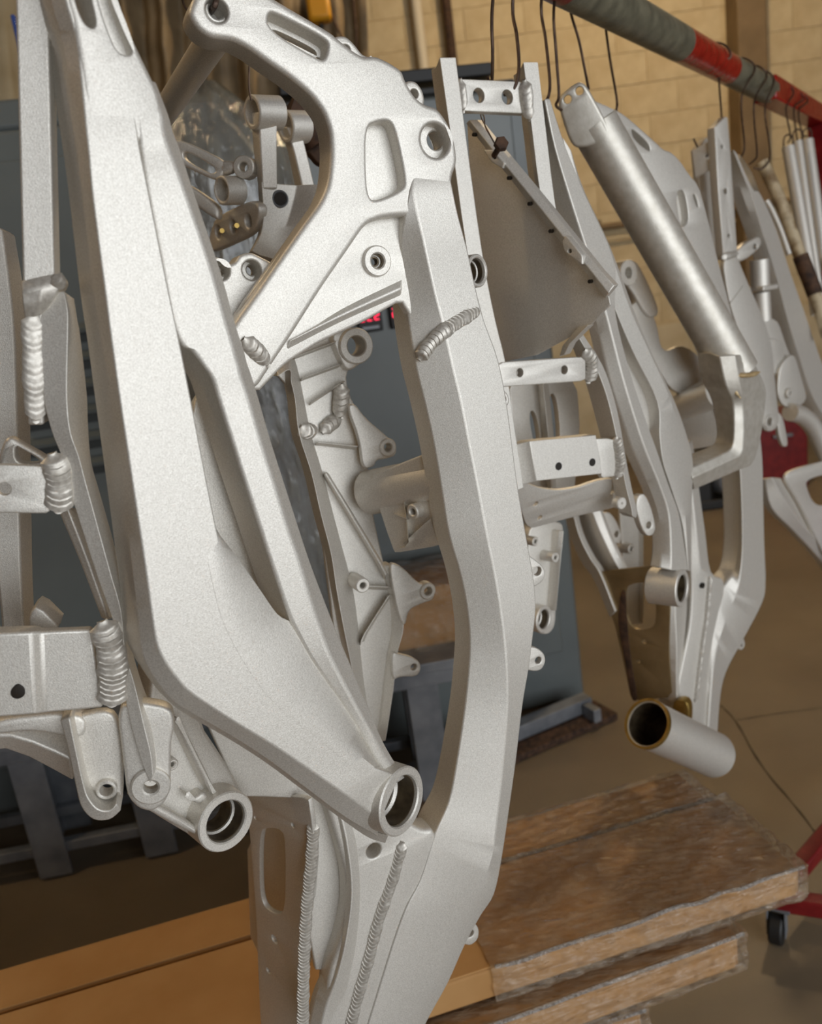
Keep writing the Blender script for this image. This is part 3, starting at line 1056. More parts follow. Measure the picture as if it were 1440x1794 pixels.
# recessed web between the diagonal and the spar
plate('recessed_web', BP, [(560, 380), (640, 374), (720, 360), (765, 470), (745, 545), (722, 560), (703, 527), (640, 563), (560, 600), (500, 638), (450, 690), (380, 640), (420, 540), (500, 430)], ALU, mf, th=.014, h=-.014, bev=.003, rnd=1, q=.12,
      holes=[(663, 457, 13)])
boss('screw_boss', BP, 662, 457, 27, 13, .016, -.010, ALU, mf, step=9)
strip('web_rib', BP, [[(500, 618, -.016), (507, 596, -.008), (530, 588, -.014)], [(600, 566, -.016), (590, 556, -.008), (600, 540, -.014)], [(704, 520, -.016), (704, 505, -.008), (706, 488, -.014)]], ALU, mf, back=-.026, k=4)
# long spar
strip('spar', BP, [
    [(722, 290, -.006), (728, 286, -.004), (784, 286, -.006)],
    [(716, 336, .0003), (724, 328, .002), (792, 324, .0006)],
    [(708, 384, -.003), (732, 376, .004), (802, 372, .0006)],
    [(702, 425, -.011), (742, 420, .004), (812, 410, -.001)],
    [(706, 460, -.014), (750, 458, .004), (821, 445, -.003)],
    [(712, 520, -.016), (764, 520, .003), (835, 510, -.003)],
    [(716, 565, -.016), (775, 560, .003), (848, 560, -.003)],
    [(728, 640, -.016), (793, 640, .003), (873, 630, -.003)],
    [(745, 710, -.016), (809, 708, .003), (888, 705, -.003)],
    [(760, 779, -.016), (823, 780, .003), (898, 780, -.003)],
    [(773, 855, -.016), (838, 855, .003), (908, 855, -.003)],
    [(786, 935, -.016), (852, 930, .003), (922, 938, -.003)],
    [(806, 1005, -.016), (867, 1005, .003), (935, 1012, -.003)],
    [(818, 1065, -.016), (877, 1065, .003), (939, 1065, -.003)],
    [(823, 1120, -.016), (884, 1120, .003), (934, 1115, -.003)],
    [(821, 1170, -.016), (888, 1170, .003), (927, 1170, -.004)],
    [(814, 1240, -.016), (889, 1240, .002), (916, 1235, -.004)],
    [(800, 1335, -.014), (882, 1335, .001), (904, 1335, -.005)],
    [(786, 1405, -.012), (873, 1420, .001), (892, 1420, -.006)],
    [(762, 1462, -.008), (862, 1500, .001), (880, 1500, -.006)],
    [(737, 1540, -.007), (840, 1556, .000), (866, 1566, -.008)],
    [(712, 1590, -.006), (815, 1590, -.001), (842, 1605, -.010)],
    [(690, 1650, -.006), (785, 1650, -.002), (815, 1655, -.010)],
    [(668, 1720, -.006), (755, 1720, -.002), (785, 1722, -.010)],
    [(645, 1794, -.006), (715, 1794, -.002), (746, 1794, -.010)],
    [(620, 1870, -.006), (690, 1870, -.002), (715, 1870, -.010)],
    [(600, 1930, -.006), (670, 1930, -.002), (695, 1930, -.010)],
], ALU, mf, back=-.05, k=4, bev=.004, segs=3)
weld('weld_bead', [BP.p(733, 632, -.010), BP.p(750, 607, -.003), BP.p(778, 580, .004), BP.p(810, 558, .000), BP.p(838, 540, -.006)], .0072, WELD, mf, pitch=.0042)
# lower gusset between the window and the head tube
plate('lower_gusset', BP, [(560, 1380), (640, 1420), (700, 1430), (728, 1448), (745, 1455), (760, 1452), (770, 1480), (755, 1560), (722, 1680), (690, 1794), (650, 1900), (560, 1900), (575, 1790), (572, 1720), (600, 1640), (612, 1560), (590, 1470)],
      ALU, mf, th=.03, h=-.008, bev=.005, rnd=2, holes=[(655, 1491, 14)])
strip('curved_flange', BP, [
    [(566, 1410, -.02), (590, 1405, -.006), (604, 1405, -.010)],
    [(590, 1480, -.02), (606, 1470, -.002), (624, 1470, -.008)],
    [(600, 1560, -.02), (616, 1560, .000), (632, 1560, -.008)],
    [(592, 1640, -.02), (606, 1645, .000), (626, 1645, -.008)],
    [(574, 1700, -.02), (590, 1712, -.002), (614, 1712, -.008)],
    [(552, 1750, -.02), (570, 1770, -.006), (600, 1780, -.010)],
    [(530, 1850, -.02), (552, 1850, -.008), (590, 1850, -.010)],
], ALU, mf, back=-.03, k=5, bev=.002)
weld('weld_bead', [BP.p(706, 1474, -.006), BP.p(688, 1540, -.006), BP.p(664, 1610, -.005), BP.p(646, 1680, -.005), BP.p(626, 1750, -.005), BP.p(606, 1830, -.005)], .0062, WELD, mf, pitch=.0045)
# side plate that faces left, with a slot
SP = Plane(BP.p(548, 1500, -.012), -46)
plate('slotted_plate', SP, [(428, 1386), (540, 1398), (546, 1440), (552, 1500), (546, 1580), (536, 1660), (534, 1794), (532, 1880), (470, 1880), (456, 1794), (448, 1600), (438, 1470)], ALU, mf, th=.006, h=0, bev=.0012, rnd=2, q=.1,
      holes=[[(455, 1455), (470, 1450), (490, 1452), (500, 1468), (500, 1590), (490, 1602), (478, 1600), (462, 1588), (455, 1560)], (513, 1446, 5), (447, 1433, 3.5), (481, 1646, 9), (470, 1701, 6)])
weld('weld_bead', [BP.p(549, 1440, -.008), BP.p(546, 1500, -.008), BP.p(538, 1580, -.008), BP.p(533, 1660, -.008), BP.p(531, 1730, -.008), BP.p(530, 1840, -.008)], .0066, WELD, mf, pitch=.0038)
plate('inner_wall', BP.back(.03), [(340, 1220), (430, 1240), (560, 1370), (600, 1400), (600, 1700), (540, 1700), (545, 1400), (440, 1396), (421, 1398)], ALU, mf, th=.01, h=0, bev=.002, rnd=1)
plate('inner_wall', SP.back(.05), [(430, 1430), (560, 1430), (560, 1700), (440, 1700)], ALU, mf, th=.008, h=0, bev=.002, rnd=1)
# steering head below the picture
hc = BP.p(640, 1985, -.09)
lathe('head_tube', hc + BP.u * -.07, BP.u * -1 + Z * .15, [(.026, 0), (.032, 0), (.032, -.16), (.026, -.16)], ALU, mf)
# tabs along the spar
plate('tab', BP, [(870, 690), (884, 683), (892, 693), (893, 706), (885, 717), (872, 720)], ALU, mf, th=.008, h=-.016, bev=.002, holes=[(881, 700, 7)])
plate('tab', BP, [(918, 968), (930, 975), (950, 990), (957, 1004), (952, 1018), (938, 1028), (925, 1030), (918, 1000)], ALU, mf, th=.008, h=-.018, bev=.0015, holes=[(942, 1001, 8)])
plate('tab', BP, [(920, 1133), (940, 1134), (953, 1144), (957, 1158), (950, 1173), (938, 1177), (915, 1172), (915, 1140)], ALU, mf, th=.008, h=-.018, bev=.0015, holes=[(943, 1157, 6.5)])
plate('tab', BP, [(806, 1640), (816, 1622), (830, 1614), (840, 1628), (838, 1646), (826, 1657), (812, 1655)], ALU, mf, th=.008, h=-.016, bev=.0015, holes=[(824, 1636, 7)])
boss('mount_ring', BP, 838, 474, 29, 22, .02, -.012, ALU, mf, yaw=46, step=18)
# cross tube going back from the hook end
c0 = BP.p(392, 42, -.03)
tube('cross_tube', [c0, c0 - BP.n * .34], .0135, ALU, mf, seg=28, k=1)
# far spar seen through the window
FP = BP.back(.17)
plate('far_web', FP, [(470, 640), (520, 600), (560, 588), (598, 575), (610, 600), (612, 640), (606, 668), (618, 706), (640, 735), (660, 800), (640, 830), (660, 930), (672, 985), (690, 1050), (690, 1100), (680, 1140), (676, 1190), (660, 1300), (640, 1340), (600, 1240), (585, 1100), (560, 900), (530, 760), (516, 690)],
      ALU, mf, th=.008, h=-.004, bev=.002, rnd=1)
strip('far_rim', FP, [[(484, 628, .0), (486, 660, .018)], [(506, 612, .0), (508, 648, .018)], [(520, 640, 0), (510, 668, .018)], [(533, 700, 0), (517, 700, .018)], [(545, 760, 0), (524, 760, .018)], [(566, 830, 0), (546, 830, .018)], [(584, 900, 0), (562, 900, .018)], [(600, 960, 0), (580, 970, .018)], [(618, 1030, 0), (590, 1035, .018)], [(628, 1100, 0), (604, 1110, .018)], [(636, 1180, 0), (618, 1180, .018)], [(650, 1280, 0), (632, 1280, .018)]], ALU, mf, back=-.012, k=4, bev=.002)
strip('far_rim', FP, [[(690, 990, .012), (668, 990, .0)], [(702, 1050, .012), (684, 1050, 0)], [(708, 1100, .012), (688, 1105, 0)], [(696, 1150, .012), (680, 1150, 0)], [(690, 1210, .012), (672, 1210, 0)], [(676, 1300, .012), (662, 1300, 0)]], ALU, mf, back=-.012, k=4, bev=.002)
boss('mount_ring', FP, 625, 606, 31, 17, .03, .014, ALU, mf)
plate('mount_arm', FP, [(578, 586), (600, 574), (634, 580), (650, 606), (640, 632), (612, 652), (600, 640)], ALU, mf, th=.02, h=.008, bev=.003, holes=[(625, 606, 17)])
plate('mount_arm', FP, [(608, 712), (622, 706), (640, 732), (680, 766), (696, 780), (694, 798), (678, 804), (660, 806), (656, 818), (636, 822), (630, 770)], ALU, mf, th=.008, h=.016, bev=.002, holes=[(680, 784, 7)])
boss('boss', FP, 680, 784, 16, 7, .016, .018, ALU, mf)
plate('mount_arm', FP, [(680, 985), (702, 990), (735, 1024), (756, 1024), (764, 1038), (758, 1052), (744, 1056), (716, 1068), (710, 1100), (698, 1080)], ALU, mf, th=.008, h=.012, bev=.002, holes=[(750, 1036, 7)])
boss('boss', FP, 750, 1036, 15, 7, .014, .014, ALU, mf)
plate('mount_arm', FP, [(686, 1142), (702, 1146), (722, 1151), (736, 1160), (738, 1174), (730, 1186), (700, 1186), (688, 1194)], ALU, mf, th=.008, h=.012, bev=.002, holes=[(725, 1169, 6)])
boss('screw_boss', FP, 636, 1026, 13, 5, .03, .03, ALU, mf)
for pts in ([(518, 626), (588, 600)], [(530, 664), (596, 640)], [(546, 706), (600, 670)], [(556, 776), (626, 784)], [(570, 830), (664, 985), (676, 1010)], [(636, 1028), (680, 1030)], [(682, 1044), (640, 1110), (634, 1126)]):
    strip('web_rib', FP, [[(x - 3, y + 4, .0), (x - 2, y, .014), (x + 2, y - 3, .014), (x + 5, y - 2, 0)] for x, y in pts], ALU, mf, back=-.01, k=2, bev=.0015)
weld('weld_bead', [FP.p(598, 670, .006), FP.p(598, 700, .006), FP.p(592, 735, .006)], .009, WELD, mf, pitch=.006)
weld('weld_bead', [FP.p(562, 760, .004), FP.p(580, 742, .004), FP.p(598, 732, .004)], .008, WELD, mf, pitch=.006)
weld('weld_bead', [FP.p(524, 745, .016), FP.p(536, 755, .016), FP.p(552, 752, .014)], .009, WELD, mf, pitch=.008)
# cross member with a half round, between the two spars
q0, q1 = BP.p(790, 838, -.045), FP.p(650, 862, .01)
tube('cross_member', [q0, q1], .026, ALU, mf, seg=28, k=1)
xd = (q1 - q0).normalized()
XP = Plane.__new__(Plane)
XP.o = q0
XP.u = xd * -1
XP.v = (Z - xd * xd.z).normalized()
XP.n = XP.u.cross(XP.v)
plate('cross_web', XP, [(646, 836), (700, 812), (786, 778), (796, 946), (760, 958), (700, 968), (690, 968), (676, 930)], ALU, mf, th=.008, h=.02, bev=.002, rnd=1, q=.1)
boss('screw_boss', XP, 722, 897, 13, 6, .012, .03, ALU, mf)
for a in ([(708, 880), (716, 950), (700, 960)], [(706, 952), (780, 884)], [(690, 900), (716, 910)]):
    strip('web_rib', XP, [[(x - 2, y + 2, .019), (x, y, .025), (x + 2, y - 2, .019)] for x, y in a], ALU, mf, back=.012, k=2, bev=.001)
# clevis behind the near swing arm
CP = BP.back(.055)
plate('clevis', CP, [(330, 452), (384, 448), (398, 464), (412, 460), (420, 446), (440, 441), (462, 452), (485, 464), (470, 500), (410, 580), (330, 560)], ALU, mf, th=.03, h=.02, bev=.003, holes=[(441, 473, 17), (386, 474, 17)])
boss('counterbore', CP, 441, 473, 19, 9, .02, .0, ALU, mf)
boss('counterbore', CP, 386, 474, 19, 9, .02, .0, ALU, mf)
weld('weld_bead', [BP.p(424, 592, .002), BP.p(440, 606, .002), BP.p(456, 622, .002), BP.p(470, 640, .0)], .0075, WELD, mf, pitch=.005)

# ------------------------------------------------------------------ left subframe, nearest
DP = Plane(at(90, 900, .57), 12)
sf = thing('subframe', 'blasted aluminium subframe with flat bar and welded brackets, cut by the left edge', 'subframe', DP.p(60, -20))
strip('flat_bar', DP, [[(21, -120, 0), (79, -120, 0)], [(27, 0, 0), (84, 0, 0)], [(40, 500, 0), (96, 490, 0)]], ALU, sf, back=-.024, k=1, bev=.0015)
strip('weld_collar', DP, [[(37, 492, .0), (70, 486, .001), (98, 478, .0)], [(38, 512, .003), (72, 504, .005), (108, 494, .002)], [(40, 535, .003), (70, 530, .004), (96, 520, .001)], [(43, 556, -.002), (60, 556, -.001), (80, 550, -.003)]], WELD, sf, back=-.028, k=5, bev=.002)
weld('weld_bead', [DP.p(92, 482, .002), DP.p(100, 490, .003), DP.p(106, 502, .0)], .005, WELD, sf, pitch=.004, flat=.4, depth=.15)
strip('stub', DP, [[(40, 500, -.004), (82, 500, -.002)], [(42, 560, -.004), (76, 560, -.002)], [(48, 745, -.006), (76, 745, -.004)]], ALU, sf, back=-.03, k=1, bev=.002)
weld('weld_bead', [DP.p(58, 548, -.002), DP.p(58, 600, -.002), DP.p(60, 660, -.002), DP.p(63, 738, -.004)], .0072, WELD, sf, pitch=.0046, flat=.3, depth=.2)
strip('rail', DP, [
    [(90, 512, -.004), (112, 510, -.002), (126, 522, -.02)],
    [(76, 545, -.002), (118, 540, .002), (132, 560, -.02)],
    [(70, 570, -.002), (119, 570, .003), (138, 590, -.022)],
    [(74, 660, -.002), (117, 660, .003), (150, 690, -.024)],
    [(79, 710, -.002), (118, 715, .003), (152, 740, -.024)],
    [(92, 760, -.002), (124, 760, .003), (154, 790, -.02)],
    [(108, 800, -.002), (138, 800, .003), (157, 825, -.014)],
    [(120, 851, -.002), (150, 845, .002), (166, 862, -.010)],
    [(146, 935, -.002), (172, 925, .001), (186, 935, -.008)],
    [(172, 1015, -.002), (194, 1005, .001), (206, 1010, -.008)],
    [(200, 1095, -.002), (212, 1070, .001), (219, 1075, -.008)],
    [(212, 1160, -.002), (219, 1140, .001), (226, 1150, -.008)],
    [(220, 1225, -.002), (236, 1200, .001), (246, 1220, -.008)],
    [(234, 1288, -.002), (252, 1270, .001), (264, 1270, -.006)],
    [(252, 1345, -.001), (264, 1320, .001), (273, 1330, -.004)],
    [(263, 1372, .000), (268, 1360, .001), (272, 1352, -.002)],
], ALU, sf, back=-.03, k=4, bev=.0025)
strip('inner_rail', DP, [[(100, 890, -.03), (118, 885, -.026), (132, 900, -.034)], [(140, 985, -.03), (156, 985, -.026), (168, 990, -.034)], [(178, 1085, -.03), (190, 1085, -.026), (200, 1085, -.034)]], ALU, sf, back=-.05, k=2)
plate('bracket', DP, [(-60, 812), (40, 815), (78, 817), (86, 824), (88, 895), (80, 900), (-60, 898)], ALU, sf, th=.006, h=0, bev=.0012, rnd=1, q=.1, holes=[(7, 857, 11)])
weld('weld_bead', [DP.p(90, 792, -.002), DP.p(100, 820, .0), DP.p(104, 860, .0), DP.p(102, 896, -.002)], .0092, WELD, sf, pitch=.0042, flat=.4, depth=.22)
strip('bracket', DP, [[(-60, 1112, .004), (-60, 1262, .004)], [(55, 1108, .004), (62, 1252, .004)], [(72, 1107, -.002), (78, 1250, -.002)], [(160, 1103, -.003), (180, 1240, -.003)]], ALU, sf, back=-.012, k=1, bev=.002)
weld('weld_bead', [DP.p(178, 1086, .000), DP.p(190, 1120, .002), DP.p(198, 1170, .002), DP.p(196, 1235, .0)], .0105, WELD, sf, pitch=.004, flat=.38, depth=.2)
plate('hole_patch', DP, [(18, 1210), (30, 1197), (43, 1205), (44, 1219), (31, 1226), (19, 1221)], DARK, sf, th=.002, h=.0052, bev=.0005)  # dark patch laid on the bracket in place of a shaded hole
# lower fork ends
plate('fork_end', DP, [(108, 1262), (200, 1240), (214, 1300), (216, 1395), (208, 1420), (190, 1434), (166, 1434), (148, 1416), (136, 1380), (120, 1300)], ALU, sf, th=.01, h=-.018, bev=.003, holes=[(186, 1386, 13)])
strip('fork_lip', DP, [[(105, 1262, -.004), (122, 1258, .0)], [(118, 1310, -.004), (132, 1308, .0)], [(133, 1380, -.004), (147, 1376, 0)], [(143, 1415, -.004), (156, 1400, 0)], [(164, 1436, -.004), (172, 1418, 0)], [(192, 1436, -.004), (192, 1420, 0)], [(212, 1420, -.004), (204, 1408, 0)]], ALU, sf, back=-.028, k=4, bev=.002)
boss('bolt_hole', DP, 186, 1386, 18, 12, .014, -.012, ALU, sf)
plate('fork_end', DP, [(203, 1240), (240, 1230), (300, 1240), (306, 1270), (298, 1310), (299, 1380), (290, 1408), (266, 1424), (242, 1418), (222, 1396), (216, 1340)], ALU, sf, th=.014, h=-.006, bev=.003, holes=[(262, 1381, 13)])
boss('washer_face', DP, 264, 1380, 34, 13, .008, -.002, ALU, sf)
strip('lower_rail', DP, [[(-80, 1240, -.05), (-80, 1300, -.04), (-80, 1340, -.05)], [(10, 1250, -.05), (20, 1290, -.035), (10, 1312, -.05)], [(120, 1270, -.05), (124, 1330, -.03), (128, 1368, -.045)]], ALU, sf, back=-.07, k=3)
plate('cross_piece', DP, [(-20, 1262), (150, 1246), (150, 1300), (60, 1280), (-20, 1290)], ALU, sf, th=.03, h=-.016, bev=.003)
# far side of it at the picture edge
DF = DP.back(.16)
strip('rail', DF, [[(-60, 380, 0), (4, 400, 0), (22, 410, -.02)], [(-60, 560, 0), (24, 560, 0), (44, 560, -.02)], [(-50, 740, 0), (30, 740, 0), (50, 750, -.02)], [(-20, 900, 0), (34, 900, 0), (52, 900, -.02)], [(0, 1060, 0), (40, 1060, 0), (56, 1060, -.02)], [(20, 1300, 0), (60, 1300, 0), (74, 1300, -.02)]], ALU, sf, back=-.03, k=4)
plate('gusset', DP.back(.05), [(8, 770), (20, 765), (36, 775), (90, 805), (90, 830), (-10, 830), (0, 790)], ALU, sf, th=.012, h=0, bev=.003, holes=[[(26, 782), (34, 784), (70, 806), (66, 812), (28, 812)]])
plate('gusset', DP.back(.06), [(50, 1075), (66, 1060), (112, 1106), (50, 1110)], ALU, sf, th=.03, h=0, bev=.002, rnd=1)

# ------------------------------------------------------------------ middle subframe
EP = Plane(at(900, 400, .98), 28)
se = thing('subframe', 'blasted aluminium subframe with two square posts and three drilled cross plates, centre right', 'subframe', EP.p(865, 166))
strip('post', EP, [[(763, 118, -.02), (770, 100, 0), (799, 100, 0)], [(780, 240, -.02), (790, 240, 0), (817, 240, 0)], [(812, 430, -.02), (818, 440, 0), (845, 440, 0)], [(838, 560, -.02), (846, 560, 0), (868, 560, 0)], [(862, 640, -.02), (868, 640, 0), (886, 635, 0)], [(880, 740, -.02), (886, 740, 0), (900, 735, 0)], [(900, 860, -.02), (906, 860, 0), (918, 855, 0)]], ALU, se, back=-.03, k=3, bev=.0015)
strip('post', EP, [[(908, 128, -.024), (917, 109, 0), (942, 109, 0)], [(922, 200, -.024), (929, 200, 0), (953, 200, 0)], [(938, 330, -.024), (946, 334, 0), (972, 355, 0)], [(960, 420, -.024), (968, 430, 0), (990, 440, 0)], [(1000, 560, -.02), (1006, 570, 0), (1020, 575, 0)]], ALU, se, back=-.034, k=3, bev=.0015)
plate('cross_plate', EP, [(806, 138), (920, 143), (922, 199), (808, 194)], ALU, se, th=.012, h=-.004, bev=.0012, rnd=0, holes=[(839, 167, 12), (889, 170, 12)])
weld('weld_bead', [EP.p(918, 138, .0), EP.p(922, 165, .001), EP.p(925, 196, .0), EP.p(929, 210, -.002)], .0075, WELD, se, pitch=.006, depth=.15)
weld('weld_bead', [EP.p(806, 136, -.002), EP.p(810, 165, -.001), EP.p(812, 196, -.002)], .005, WELD, se, pitch=.006, depth=.15)
plate('cross_plate', EP, [(872, 640), (882, 634), (1018, 625), (1026, 632), (1026, 664), (1018, 668), (880, 678), (872, 674)], ALU, se, th=.012, h=.004, bev=.0012, rnd=1, q=.08, holes=[(911, 653, 7.5), (989, 648, 7.5)])
weld('weld_bead', [EP.p(1022, 612, .0), EP.p(1034, 628, .002), EP.p(1036, 650, .002), EP.p(1030, 670, .0)], .009, WELD, se, pitch=.005)
strip('rail', EP, [
    [(1006, 596, -.02), (1014, 592, 0), (1022, 586, -.004)],
    [(1024, 640, -.02), (1042, 640, 0), (1056, 640, -.004)],
    [(1040, 690, -.02), (1062, 690, 0), (1074, 690, -.004)],
    [(1056, 750, -.02), (1076, 745, 0), (1086, 740, -.004)],
    [(1072, 810, -.02), (1088, 805, 0), (1098, 810, -.004)],
    [(1082, 850, -.02), (1096, 850, 0), (1106, 850, -.004)],
    [(1092, 885, -.016), (1106, 890, 0), (1116, 895, -.004)],
    [(1098, 900, -.014), (1108, 905, 0), (1114, 908, -.004)]], ALU, se, back=-.03, k=4, bev=.0015)
strip('cross_plate', EP, [[(893, 782, -.012), (902, 852, -.012)], [(918, 775, -.002), (930, 846, -.002)], [(928, 773, .004), (940, 843, .004)], [(1044, 762, .004), (1055, 830, .004)]], ALU, se, back=-.016, k=1, bev=.001)
for x, y in ((979, 817), (1038, 810)):
    lathe('screw_hole', EP.p(x, y, .0046), EP.n, [(.0001, 0), (.0052, 0), (.0052, -.003), (.0001, -.003)], DARK, se, seg=20)
plate('step_plate', EP, [(1040, 769), (1066, 768), (1078, 772), (1080, 834), (1054, 838), (1050, 800)], ALU, se, th=.008, h=-.001, bev=.001, rnd=1, q=.1)
weld('weld_bead', [EP.p(1078, 764, .0), EP.p(1084, 790, .002), EP.p(1086, 815, .002), EP.p(1080, 838, .0)], .0072, WELD, se, pitch=.0042)
UP_ = Plane(EP.p(940, 880, -.03), 28, -24)
plate('under_plate', UP_, [(904, 850), (920, 845), (945, 856), (975, 860), (1010, 856), (1045, 843), (1078, 838), (1086, 860), (1088, 888), (1020, 902), (960, 918), (924, 928), (912, 890)], ALU, se, th=.006, h=0, bev=.001, rnd=2, holes=[(939, 883, 5), (946, 907, 5), (1074, 862, 5)])
boss('bolt_head', EP, 1090, 882, 11, 1, .012, -.002, ALU, se)
plate('fork_end', EP.back(.03), [(1118, 868), (1130, 864), (1142, 890), (1150, 925), (1144, 938), (1134, 940), (1124, 925), (1114, 890)], ALU, se, th=.012, h=0, bev=.002, holes=[(1137, 920, 6)])

# ------------------------------------------------------------------ panel hung between the posts
PP = Plane(at(900, 400, .985), -46)
pn = thing('side_panel', 'flat trapezoid metal panel with a drilled edge strip hanging between the square posts', 'panel', PP.p(870, 262))
plate('sheet', PP, [(818, 214), (838, 214), (1072, 500), (1066, 518), (1069, 534), (1032, 572), (940, 622), (882, 634), (866, 620), (842, 500), (824, 330)], ALU, pn, th=.003, h=-.002, bev=.0008, rnd=0)
strip('edge_strip', PP, [[(816, 216, .003), (822, 210, .012), (836, 210, .006)], [(852, 262, .003), (858, 256, .012), (872, 254, .006)], [(940, 372, .003), (946, 364, .012), (962, 362, .006)], [(1030, 484, .003), (1036, 476, .012), (1052, 474, .006)], [(1060, 522, .003), (1066, 514, .012), (1076, 500, .006)]], ALU, pn, back=-.004, k=1, bev=.001)
for x, y in ((832, 237), (893, 313), (929, 358), (966, 406), (1035, 494)):
    lathe('rivet_hole', PP.p(x - 1, y - 1, .0098), PP.n, [(.0001, .002), (.0022, .002), (.0022, -.003), (.0001, -.003)], DARK, pn, seg=14)
plate('mount_pad', PP, [(846, 262), (862, 262), (884, 285), (880, 296), (860, 284)], ALU, pn, th=.012, h=.014, bev=.0015, rnd=1, q=.1, holes=[(866, 275, 4)])
plate('mount_pad', PP, [(984, 422), (992, 412), (1020, 448), (1020, 464), (1008, 456), (988, 440)], ALU, pn, th=.012, h=.015, bev=.0015, rnd=1, q=.1, holes=[(998, 440, 4)])
strip('lower_strip', PP, [[(1014, 572, .002), (1030, 570, .010)], [(985, 606, .002), (998, 602, .010)], [(980, 625, .002), (988, 622, .010)]], ALU, pn, back=-.004, k=1, bev=.0008)
bo = thing('screw', 'rusty screw and twisted thin wire holding the metal panel', 'screw', PP.p(866, 272, .012))
pa, pb_ = PP.p(866, 272, .012), PP.p(878, 252, .035)
tube('shank', [pa, pb_], .0035, RUST, bo, k=1, seg=12)
lathe('head', pb_ + (pb_ - pa).normalized() * .004, (pb_ - pa), [(.0001, 0), (.007, 0), (.0085, -.003), (.0085, -.007), (.0001, -.007)], RUST, bo, seg=6)
tube('thin_wire', [PP.p(872, 262, .026), PP.p(860, 240, .02), PP.p(850, 222, .015), PP.p(848, 205, .005), PP.p(842, 190, -.01), PP.p(840, 150, -.04)], .0008, WIRE, bo, seg=6, k=5)
tube('thin_wire', [PP.p(872, 262, .026), PP.p(856, 232, .02), PP.p(848, 216, .015), PP.p(842, 198, .0), PP.p(846, 150, -.04)], .0008, WIRE, bo, seg=6, k=5)

# ------------------------------------------------------------------ second swing arm
GP = Plane(at(1100, 600, 1.12), 38)
ga = thing('swing_arm', 'slender blasted swing arm with a bored end, right of the square posts', 'swing arm', GP.p(1196, 1031))
strip('rail', GP, [
    [(948, 185, -.012), (954, 172, 0), (964, 172, 0)],
    [(962, 260, -.012), (972, 258, 0), (992, 258, 0)],
    [(985, 350, -.012), (1000, 350, 0), (1028, 345, 0)],
    [(1016, 450, -.012), (1032, 450, 0), (1076, 455, 0)],
    [(1044, 560, -.014), (1062, 548, 0), (1079, 548, -.002)],
    [(1068, 665, -.014), (1090, 655, 0), (1104, 650, -.002)],
    [(1092, 740, -.014), (1112, 730, 0), (1128, 725, -.002)],
    [(1110, 792, -.014), (1132, 790, 0), (1150, 785, -.002)],
    [(1138, 855, -.014), (1156, 850, 0), (1172, 850, -.002)],
    [(1154, 905, -.014), (1172, 900, 0), (1190, 900, -.002)],
    [(1158, 960, -.014), (1176, 960, 0), (1200, 960, -.003)],
    [(1156, 995, -.012), (1176, 1000, 0), (1206, 1000, -.003)]], ALU, ga, back=-.03, k=4, bev=.002)
strip('rail', GP, [
    [(986, 240, -.006), (1000, 262, -.004), (1006, 285, -.012)],
    [(1010, 340, -.006), (1020, 330, -.004), (1026, 340, -.012)],
    [(1040, 440, -.006), (1064, 425, -.004), (1070, 435, -.012)],
    [(1082, 552, -.006), (1104, 540, -.004), (1114, 552, -.012)],
    [(1112, 622, -.006), (1136, 612, -.004), (1148, 632, -.012)],
    [(1152, 704, -.006), (1172, 692, -.004), (1184, 708, -.012)],
    [(1156, 765, -.006), (1190, 760, -.004), (1207, 775, -.012)],
    [(1162, 810, -.006), (1198, 806, -.004), (1214, 812, -.012)],
    [(1178, 860, -.006), (1198, 860, -.004), (1213, 860, -.012)],
    [(1196, 920, -.006), (1202, 920, -.004), (1211, 920, -.012)],
    [(1204, 1000, -.006), (1206, 1000, -.004), (1211, 1000, -.012)]], ALU, ga, back=-.03, k=4, bev=.002)
plate('slot_floor', GP, [(1072, 548), (1086, 550), (1156, 700), (1156, 775), (1146, 775), (1100, 680)], ALU, ga, th=.006, h=-.024, bev=.001, rnd=1)
boss('pivot_bore', GP, 1196, 1031, 33, 24, .05, .004, ALU, ga, step=20, yaw=50)
GF = Plane(at(950, 1010, 1.24), 36)
plate('far_rail', GF, [(925, 915), (985, 912), (988, 935), (980, 1000), (974, 1040), (974, 1095), (962, 1112), (944, 1110), (932, 1090), (926, 1000)], ALU, ga, th=.02, h=-.006, bev=.002, holes=[(954, 1084, 16)])
plate('far_plate', GF.back(.03), [(890, 640), (985, 630), (1020, 700), (1004, 900), (940, 930), (905, 830)], ALU, ga, th=.01, h=0, bev=.002, rnd=1, holes=[[(960, 690), (976, 690), (984, 780), (972, 800)], [(925, 720), (940, 720), (950, 790), (940, 800)]])
strip('far_rib', GF.back(.03), [[(940, 660, 0), (950, 660, .02), (960, 660, 0)], [(950, 760, 0), (960, 760, .02), (970, 760, 0)], [(960, 880, 0), (968, 880, .02), (976, 880, 0)]], ALU, ga, back=-.006, k=2)
strip('far_rim', GF, [[(978, 930, .006), (988, 930, .012)], [(974, 1000, .006), (981, 1000, .012)], [(968, 1070, .006), (975, 1070, .012)]], ALU, ga, back=-.01, k=2, bev=.001)
boss('pivot_bore', GF, 954, 1085, 24, 17, .03, .012, ALU, ga, step=14, yaw=46)
boss('screw_boss', GF, 939, 949, 8, 3.5, .03, .02, ALU, ga)
boss('screw_boss', GF, 974, 977, 9, 3.5, .03, .02, ALU, ga)

# ------------------------------------------------------------------ thick worn tube
ht = thing('down_tube', 'thick worn silver tube with a forged yoke at its lower end, slanting across the right', 'tube', at(1010, 165, 1.2))
t0, t1 = at(1010, 165, 1.2), at(1290, 652, 1.33)
hd = (t1 - t0).normalized()
tube('tube', [t0 + hd * .05, t1], .0345, TUBEM, ht, seg=40, k=1)
